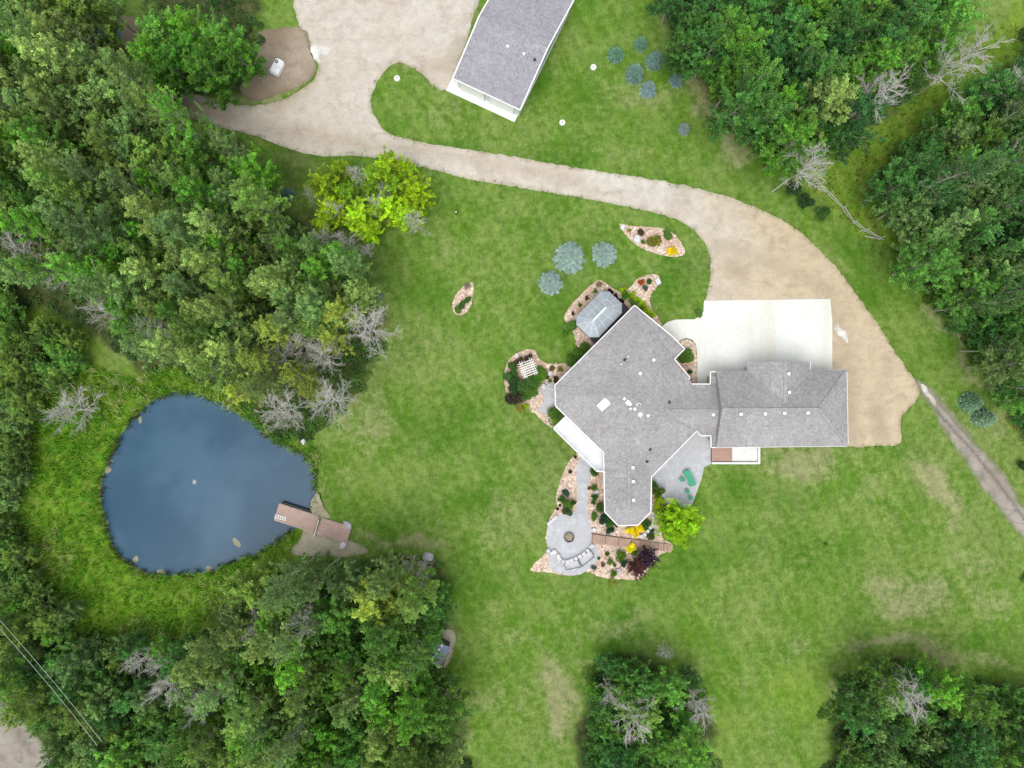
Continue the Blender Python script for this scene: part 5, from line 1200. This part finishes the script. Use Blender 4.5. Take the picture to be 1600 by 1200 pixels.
# ------------------------------------------------------------------ garden shrubs
BV = {'ball': [bush(s, 1.0, 1.1, 2600, .13, 10, .7, tight=1.0) for s in (71, 72)], 'loose': [bush(s, 1.0, 1.2, 2200, .17, 9) for s in (73, 74, 75)], 'spiky': [bush(s, 1.0, .9, 1500, .34, 8, .3, True) for s in (76, 77)],
      'big': [bush(78, 1.0, 1.35, 9000, .105, 16, .8), bush(79, 1.0, 1.25, 9000, .10, 15, .8)]}
G1=(.085,.195,.04); G2=(.135,.27,.045); LM_=(.40,.56,.02); YE=(.90,.78,.02); YG=(.30,.30,.05); BR=(.12,.095,.045); MA=(.045,.018,.028); RD_=(.085,.030,.028); PU=(.038,.016,.036); BG=(.15,.22,.18); OR=(.60,.16,.04); DK=(.045,.11,.03); GL=(.12,.27,.02)
SH = [ # x, y, radius px, height m, kind, colour, label
 (1001,363,6,.5,'ball',BR,'brown mounded plant in the island bed'),(1022.5,377,12.5,1.0,'spiky',YG,'spiky yellow green shrub in the middle of the island bed'),(1042.5,366.5,10,.9,'loose',G2,'green shrub at the upper edge of the island bed'),(1050.5,391.5,8.5,.7,'spiky',YE,'yellow and red flowering clump at the right end of the island bed'),(1004.5,378,3.6,.3,'ball',GL,'tiny green plant beside the pale boulder'),(983,360,4,.3,'loose',YG,'small dry plant at the left end of the island bed'),
 (953,456,5.5,.6,'loose',MA,'maroon shrub at the top corner of the gazebo'),(962,464,5.5,.6,'loose',MA,'maroon shrub along the right side of the gazebo'),(970,471,5,.6,'loose',MA,'lowest maroon shrub beside the gazebo'),
 (974,455,7,.9,'loose',LM_,'first lime shrub of the hedge right of the gazebo'),(977,462,8,1.0,'loose',GL,'green shrub at the top of the lime hedge'),(987,461,6,.8,'loose',LM_,'second lime shrub of the hedge right of the gazebo'),(994,468,7,.8,'loose',LM_,'third lime shrub of the hedge right of the gazebo'),(990,473,8,.9,'loose',G2,'green shrub in the middle of the lime hedge'),(1002,476,7.5,.8,'loose',LM_,'fourth lime shrub of the hedge above the roof corner'),(1003,483,7,.8,'loose',GL,'green shrub against the roof corner'),(1010,485,7,.8,'loose',LM_,'fifth lime shrub of the hedge above the roof corner'),(1017,492,6.5,.8,'loose',LM_,'lowest lime shrub of the hedge above the roof corner'),
 (1002,441.5,5.5,.5,'spiky',OR,'orange flowering clump in the bed beyond the gazebo'),(1014,440,5,.6,'ball',G1,'dark green ball shrub beside the orange clump'),(1008.5,449.5,5,.4,'spiky',BG,'blue green rosette below the orange clump'),
 (930,455,4,.4,'loose',G2,'small green plant above the gazebo'),(917,466,4,.4,'loose',BR,'brown plant at the upper left side of the gazebo'),(906,477,3.6,.4,'loose',G2,'small plant midway along the left side of the gazebo'),(895,490,3.8,.4,'loose',BR,'brown plant at the left corner of the gazebo bed'),(936,444,5,.4,'ball',(.38,.30,.16),'straw coloured clump at the top of the gazebo bed'),(891,510,12,.9,'loose',G2,'loose green bush at the left corner of the gazebo'),(884,520,7,.6,'loose',GL,'light green bush left of the gazebo deck'),
 (913,543,9.5,1.5,'ball',G2,'upper clipped green bush of the row along the house'),(904,553,10,1.5,'ball',G2,'middle clipped green bush of the row along the house'),(893,564,10.5,1.5,'ball',G2,'lower clipped green bush of the row along the house'),
 (801,573,9,.9,'loose',G1,'green bush above left of the white arbor'),(812,566,9,.9,'loose',BR,'brownish bush just above the white arbor'),(826,560,7,.7,'loose',BR,'dark brownish bush at the top right of the arbor'),(800,590,13,1.2,'loose',G1,'green bush left of the white arbor'),(805,602,15,1.3,'loose',DK,'dark green bush below left of the arbor'),(822,603,16,1.3,'loose',G1,'large green bush below the white arbor'),(843,584,13,.7,'ball',GL,'smooth bright green mound right of the arbor'),(835,597,12,.8,'ball',GL,'smooth green mound below right of the arbor'),(829,614,11,1.1,'loose',G2,'green bush at the lower right of the arbor bed'),(816,618,9,.9,'loose',G1,'green bush between the brown bush and the path'),
 (804,623,15,1.2,'spiky',(.10,.085,.06),'bare brownish grey bush at the lower left of the arbor bed'),(812,637,9,.7,'loose',YG,'yellow flowering clump below the brown bush'),(822,635,5,.5,'loose',LM_,'small lime plant beside the yellow clump'),(865.5,644.5,11,1.1,'ball',G2,'round green bush at the left corner of the house'),
 (862.5,575.5,5,.4,'ball',(.25,.20,.06),'golden brown mound near the arbor'),(875,577,5,.5,'loose',YG,'yellow green plant beside the golden mound'),(854,590,4,.5,'spiky',BR,'brown plant left of the house wall corner'),(868.5,593,6,.6,'spiky',BR,'brown tufted plant at the house wall'),(859,595,3,.3,'loose',G2,'tiny green plant near the garden swing'),
 (929,737,7.5,1.1,'ball',G1,'round green ball shrub under the deck corner'),(884.5,770,7,.7,'loose',(.06,.13,.08),'blue green shrub by the white stake'),(878,780,7,.8,'loose',G1,'green shrub above the larger dark one by the walk'),(888,788,9.5,1.1,'loose',G2,'green shrub beside the walk above the terrace'),(886,797,9,1.0,'loose',(.10,.15,.06),'grey green shrub at the top of the terrace'),(896,785,5,.7,'loose',G1,'small green shrub touching the walk'),
 (928,762,5.3,.8,'ball',G2,'round green ball shrub right of the walk'),(921,763,3.4,.5,'spiky',YG,'yellowish tuft beside the round shrub'),(929,777,6.2,.8,'loose',G1,'green shrub below the pale square stone'),(927,785,4,.6,'loose',G1,'small green shrub below the last one by the walk'),(939,793,8.5,1.0,'ball',G1,'green ball shrub at the wall of the narrow wing'),(928.5,807,7.5,.8,'loose',G2,'light green shrub left of the house end'),(943,812,9,1.0,'loose',(.04,.10,.05),'dark shrub below the house end, left one'),(953,815,9,1.0,'loose',G1,'green shrub below the house end, right one'),(953,827,7.5,.8,'loose',(.04,.10,.05),'dark shrub just above the boardwalk'),(963,818,6,.6,'loose',G1,'small green shrub tucked under the house end'),
 (984,829,8,.7,'loose',YE,'vivid yellow shrub above the boardwalk, left one'),(999,825,9,.8,'loose',YE,'vivid yellow shrub above the boardwalk, right one'),(992,833,7,.7,'loose',YE,'vivid yellow shrub above the boardwalk, lowest one'),(986.5,856,8,.7,'loose',YE,'vivid yellow shrub below the boardwalk'),(1009,819,8,.9,'loose',G1,'green shrub inside the curved block wall'),(1017,835,9.5,.5,'spiky',(.10,.13,.05),'dark olive ground cover outside the curved block wall'),
 (891,737,3.4,.4,'ball',BR,'small brown ball plant left of the walk'),(871,795.5,2.6,.3,'ball',MA,'tiny maroon plant at the lawn edge'),(875,789.5,2.2,.3,'ball',MA,'tiniest maroon plant above the terrace'),(899,714,3,.4,'loose',BR,'small brown plant under the deck edge'),
 (948.5,865.5,4,.5,'ball',G1,'small green ball in the lower bed'),(969.5,868,9,1.0,'loose',(.14,.25,.03),'bright green shrub in the lower bed'),(991,863,6,.7,'ball',G2,'green ball beside the purple bush'),(974,879.5,7,.8,'loose',(.05,.12,.07),'bluish green shrub left of the reddish bush'),(953,877.5,5,.5,'loose',G2,'low green plant in the lower bed'),(960,882.5,3.6,.4,'loose',G1,'small dark plant in the lower bed'),(942,882.5,4,.4,'loose',(.20,.17,.08),'brownish low plant in the lower bed'),(928,887,5,.4,'spiky',BG,'blue green rosette plant in the lower bed'),(935.5,872.5,2.6,.3,'ball',G1,'tiny green ball by the terrace'),(958.5,896,6,.6,'loose',GL,'green shrub at the bottom edge of the lower bed'),(956,909,7,.4,'loose',YG,'yellow green clump on the lawn below the bed'),
 (1028,768,9.5,1.4,'loose',(.13,.24,.03),'light green shrub right of the narrow wing, upper one'),(1022,757,6,1.0,'loose',G2,'green shrub at the patio corner of the narrow wing'),(1031,781,9,1.3,'loose',LM_,'lime yellow shrub right of the narrow wing'),(1028,794,9,1.2,'loose',LM_,'lime yellow shrub beside the big lime tree'),(1042,803,13,1.6,'loose',(.07,.19,.02),'green shrub above left of the big lime tree'),(1056,797,12,1.6,'loose',(.07,.19,.02),'green shrub above the big lime tree'),
 (1071,556,13.5,1.5,'big',G2,'large round green bush beside the parking pad'),(1078,581,4.2,.6,'ball',G1,'small green ball shrub beside the parking pad'),
 (722,476,7.5,.7,'loose',G1,'green shrub in the lawn island, middle one'),(715,484,7,.6,'loose',G2,'green shrub in the lawn island, lower one'),(731,468,6.5,.7,'loose',G1,'green shrub in the lawn island, right one'),(730,447,5,.3,'loose',(.30,.26,.2),'dusty pinkish plant in the lawn island, top one'),
 (1239,296,12,1.3,'loose',DK,'upper of three dark shrubs beside the rail fence'),(1258,315,12,1.3,'loose',DK,'middle of three dark shrubs beside the rail fence'),(1284,333,12.5,1.4,'loose',G1,'lower of three dark shrubs beside the rail fence'),(1092,489,8,.6,'loose',G2,'green grassy clump at the upper left corner of the pad'),
 (1240,268,6,.6,'loose',G2,'small green shrub above the three dark ones'),(1602,905,8,.5,'loose',G2,'small shrub at the right edge'),(1290,850,3,.2,'loose',G1,'tiny dark weed alone in the right lawn'),(1597,727,9,1.0,'loose',DK,'dark shrub at the right edge above the track')]
for (x, y, r, hh, kd, c, lab) in SH:
    k = r/13.0; me = rt.choice(BV[kd]); o = link('shrub', me); p = P(x, y, hh*.5); o.location = (p.x, p.y, .02); o.scale = (k, k, hh); o.rotation_euler.z = rt.uniform(0, 6.28); o.color = (*c, 1); tag(o, lab, 'shrub')
for (x, y, r, hh, c, lab, nm) in ((1062,820,33,3.6,(.30,.52,.012),'big rounded lime green tree at the patio corner','ornamental_tree'),(1012,871,17,2.4,PU,'dark purple bush below the boardwalk','purple_bush'),(995,887,17,2.2,RD_,'reddish brown bush below left of the purple one','red_bush')):
    e = empty(nm, (*P(x, y, hh*.6)[:2], 0), lab, 'tree' if hh > 3 else 'bush', None, rt.uniform(0, 6))
    k = r/13.0; big = hh > 3; c_ = link('crown', VAR['lime'][0][1] if big else VAR['small'][len(nm) % 4][1], e); c_.scale = (1, 1, .9) if big else (k/2.0, k/2.0, hh/5.6); c_.color = (*c, 1)
    t = MB()
    for j in range(5): t.tube((0,0,0), (k*.4*math.cos(j*1.3), k*.4*math.sin(j*1.3), hh*.7), .06, .03, n=5)
    t.build('stems', M['bark'], e)

# ------------------------------------------------------------------ rushes, rough grass and undergrowth that nobody could count
def blades(name, pts, hmin, hmax, wid, per, spreadr, lean, col, lab, cat, z0=0.0, tintv=.35):
    rng = np.random.RandomState(len(pts)); n = len(pts)*per; B = np.repeat(pts, per, 0)+rng.normal(size=(n, 2))*spreadr
    tv = np.repeat(rng.uniform(1-tintv, 1+tintv, len(pts)), per)*rng.uniform(.8, 1.2, n)
    h = rng.uniform(hmin, hmax, n); a = rng.uniform(0, 6.283, n); ln = h*rng.uniform(.15, lean, n); b = a+rng.normal(size=n)*.8+1.57
    zb = np.full(n, z0)
    p0 = np.stack([B[:,0]-np.cos(b)*wid, B[:,1]-np.sin(b)*wid, zb], 1); p1 = np.stack([B[:,0]+np.cos(b)*wid, B[:,1]+np.sin(b)*wid, zb], 1)
    mx = B+np.stack([np.cos(a), np.sin(a)], 1)*(ln*.4)[:, None]; tx = B+np.stack([np.cos(a), np.sin(a)], 1)*ln[:, None]
    m0 = np.stack([mx[:,0]-np.cos(b)*wid*.9, mx[:,1]-np.sin(b)*wid*.9, zb+h*.7], 1); m1 = np.stack([mx[:,0]+np.cos(b)*wid*.9, mx[:,1]+np.sin(b)*wid*.9, zb+h*.7], 1)
    tp = np.stack([tx[:,0], tx[:,1], zb+h*.92], 1)
    V = np.stack([p0, p1, m1, m0, tp], 1).reshape(-1, 3); i = np.arange(n)*5
    F = np.stack([i, i+1, i+2, i, i+2, i+3, i+3, i+2, i+4], 1).reshape(-1, 3)
    me = bpy.data.meshes.new(name); me.vertices.add(len(V)); me.vertices.foreach_set('co', V.ravel().astype(np.float32)); me.loops.add(F.size); me.loops.foreach_set('vertex_index', F.ravel().astype(np.int32))
    me.polygons.add(len(F)); me.polygons.foreach_set('loop_start', np.arange(0, F.size, 3, dtype=np.int32)); me.polygons.foreach_set('loop_total', np.full(len(F), 3, np.int32)); me.update(calc_edges=True)
    at = me.attributes.new('tint', 'FLOAT', 'POINT'); at.data.foreach_set('value', np.repeat(tv, 5).astype(np.float32)); me.materials.append(M['leaf'])
    o = link(name, me); o.color = (*col, 1); return tag(o, lab, cat, kind='stuff')
def scatter(poly, dens, avoid=(), seed=1, mask=None):
    rng = np.random.RandomState(seed); A = np.array(W(poly)); x0, y0 = A.min(0); x1, y1 = A.max(0); n = int((x1-x0)*(y1-y0)*dens)
    X = rng.uniform(x0, x1, n); Y = rng.uniform(y0, y1, n); m = inside(A, X, Y)
    for a in avoid: m &= ~inside(a, X, Y)
    X, Y = X[m], Y[m]
    if mask is not None: k = rng.rand(len(X)) < mask(X, Y); X, Y = X[k], Y[k]
    return np.stack([X, Y], 1)
LR = [(285,575),(200,590),(140,570),(90,600),(60,660),(35,740),(38,840),(75,930),(140,985),(210,1010),(290,1000),(330,960),(390,905),(450,885),(452,862),(462,840),(470,830),(430,850),(480,800),(500,720),(495,700),(440,690),(400,650),(350,610)]
noise_m = lambda f, s, lo, hi: (lambda X, Y: np.clip((vnoise(X+500, Y+500, f, s)-lo)/(hi-lo), 0, 1))
dockp = np.array([tuple(P(x, y)[:2]) for (x, y) in ((436,780),(555,815),(545,856),(425,818))])
pondA = np.array(pondW)
pts = scatter(LR, 4.2, (pondA, dockp), 5); blades('rushes', pts, .4, 1.1, .045, 6, .16, .9, (.25,.47,.045), 'dense yellow green rushes ringing the pond', 'rushes')
pts = scatter(LR, 2.2, (pondA, dockp), 6, noise_m(.28, 4, .42, .62)); blades('rushes', pts, .5, 1.3, .045, 7, .16, .8, (.15,.37,.04), 'darker green rushes among the pond bank growth', 'rushes')
pts = scatter(LR, 1.8, (pondA, dockp), 16, noise_m(.2, 14, .5, .7)); blades('dry_reeds', pts, .4, 1.2, .045, 6, .2, .9, (.50,.52,.24), 'pale dry reeds mixed into the pond bank growth', 'reeds')
# fringe standing in the shallow edge
fr = []; rf_ = random.Random(3)
for (x, y) in straight(pondW, .22):
    dens = .35+.65*vnoise(np.array([x+500.]), np.array([y+500.]), .35, 8)[0]
    if rf_.random() < dens:
        k = rf_.uniform(-.45, .3); c = Vector((cx0-x, cy0-y)).normalized(); fr.append((x+c.x*k, y+c.y*k))
fr = np.array(fr); fr = fr[~inside(dockp, fr[:,0], fr[:,1])]
blades('shore_rushes', fr, .4, 1.1, .04, 8, .14, .8, (.10,.17,.04), 'green rushes leaning over the pond shoreline', 'rushes', -.45)
blades('shore_reeds', fr[::2], .3, .8, .05, 8, .2, 1.0, (.30,.29,.19), 'bleached dead reeds along the pond shoreline', 'reeds', -.45)
# long grass in the ride and along the right wood
RG = [(1225,262),(1310,232),(1400,160),(1480,90),(1540,40),(1640,40),(1560,130),(1430,225),(1375,285),(1390,360),(1440,420),(1520,540),(1600,650),(1600,700),(1540,600),(1470,500),(1385,410),(1300,325)]
pts = scatter(RG, 1.6, (), 21); blades('long_grass', pts, .15, .5, .04, 6, .2, .9, (.16,.235,.03), 'unmown grass in the ride and along the right hand wood', 'grass')
pts = scatter(RG, .8, (), 22, noise_m(.25, 34, .5, .7)); blades('dry_grass', pts, .15, .5, .04, 6, .25, 1., (.25,.215,.11), 'dry brown grass patches in the ride', 'grass')
# leafy undergrowth under and between the trees
def clumps(name, pts, rmin, rmax, size, per, col, lab, hz=.7):
    rng = np.random.RandomState(len(pts)+1); n = len(pts); r = rng.uniform(rmin, rmax, n); v = rng.normal(size=(n*per, 3)); v /= np.linalg.norm(v, axis=1)[:, None]; v[:, 2] = np.abs(v[:, 2])*hz
    C = np.repeat(np.concatenate([pts, np.zeros((n, 1))], 1), per, 0)+v*np.repeat(r, per)[:, None]*rng.uniform(.7, 1.05, n*per)[:, None]; C[:, 2] += .1
    o = link(name, leaf_mesh(name, C, size, np.repeat(rng.uniform(.6, 1.4, n), per), .8, .7, rng)); o.color = (*col, 1); return tag(o, lab, 'undergrowth', kind='stuff')
up = []
for k, f in enumerate(FOREST):
    f2 = [(max(-90, min(1690, x)), max(-60, min(1260, y))) for (x, y) in f]; up.append(scatter(f2, .34, (np.array(W(POND)), np.array(W(DRIVE)), np.array(W(RD))), 31+k))
up = np.concatenate(up); h_ = len(up)//2
clumps('undergrowth', up[::2], .5, 1.3, .24, 90, (.055,.13,.035), 'dark green undergrowth beneath the trees')
clumps('undergrowth', up[1::2], .4, 1.1, .24, 80, (.10,.19,.045), 'mid green undergrowth beneath the trees')
EDG = [[(1385,395),(1410,390),(1470,440),(1530,520),(1600,600),(1650,690),(1600,650),(1560,610),(1500,530),(1440,460),(1395,420)], [(440,905),(470,880),(560,876),(640,872),(690,880),(700,930),(690,980),(600,930),(500,925)], [(0,560),(60,520),(110,560),(60,640),(30,760),(60,900),(130,980),(60,970),(0,940)],
       [(1265,1120),(1310,1065),(1370,1040),(1330,1090),(1300,1133)], [(915,1040),(960,1022),(1040,1040),(1100,1080),(1110,1133),(1080,1100),(1000,1050),(930,1080)], [(130,985),(230,1010),(320,1000),(330,1040),(230,1060),(130,1030)], [(255,575),(330,590),(420,680),(480,690),(560,610),(600,540),(570,520),(500,600),(430,640),(350,590)]]
ep = np.concatenate([scatter(e, .9, (np.array(W(POND)),), 51+i) for i, e in enumerate(EDG)])
clumps('edge_growth', ep, .35, .95, .2, 90, (.09,.20,.035), 'bushy green growth along the edges of the woods')
# weeds and grass tufts spilling over the gravel edges
dp = np.array([p for p in straight(jitter(catmull(W(DRIVE), .3), .3, 1.4, 8), .22) if True]); rng = np.random.RandomState(4); dp = dp[rng.rand(len(dp)) < .15+.9*np.clip(vnoise(dp[:,0]+500, dp[:,1]+500, .7, 19)*1.8-.5, 0, 1)]; dp = dp+rng.normal(size=dp.shape)*.16
for b_ in ([(1075,462),(1305,462),(1305,720),(1075,720)], [(690,-100),(900,-100),(900,175),(700,175)]): dp = dp[~inside(np.array(W(b_)), dp[:,0], dp[:,1])]
blades('verge_grass', dp, .04, .14, .04, 7, .12, 1.2, (.17,.25,.04), 'grass tufts along the edges of the driveway', 'grass')
flo = scatter([(1445,745),(1480,740),(1515,800),(1490,800)], 1.2, (), 71); blades('yellow_flowers', flo, .05, .1, .05, 2, .1, 1, (.62,.58,.12), 'tiny yellow flowers in the worn grass by the track', 'flowers', .02)
print('trees', len(TREES))
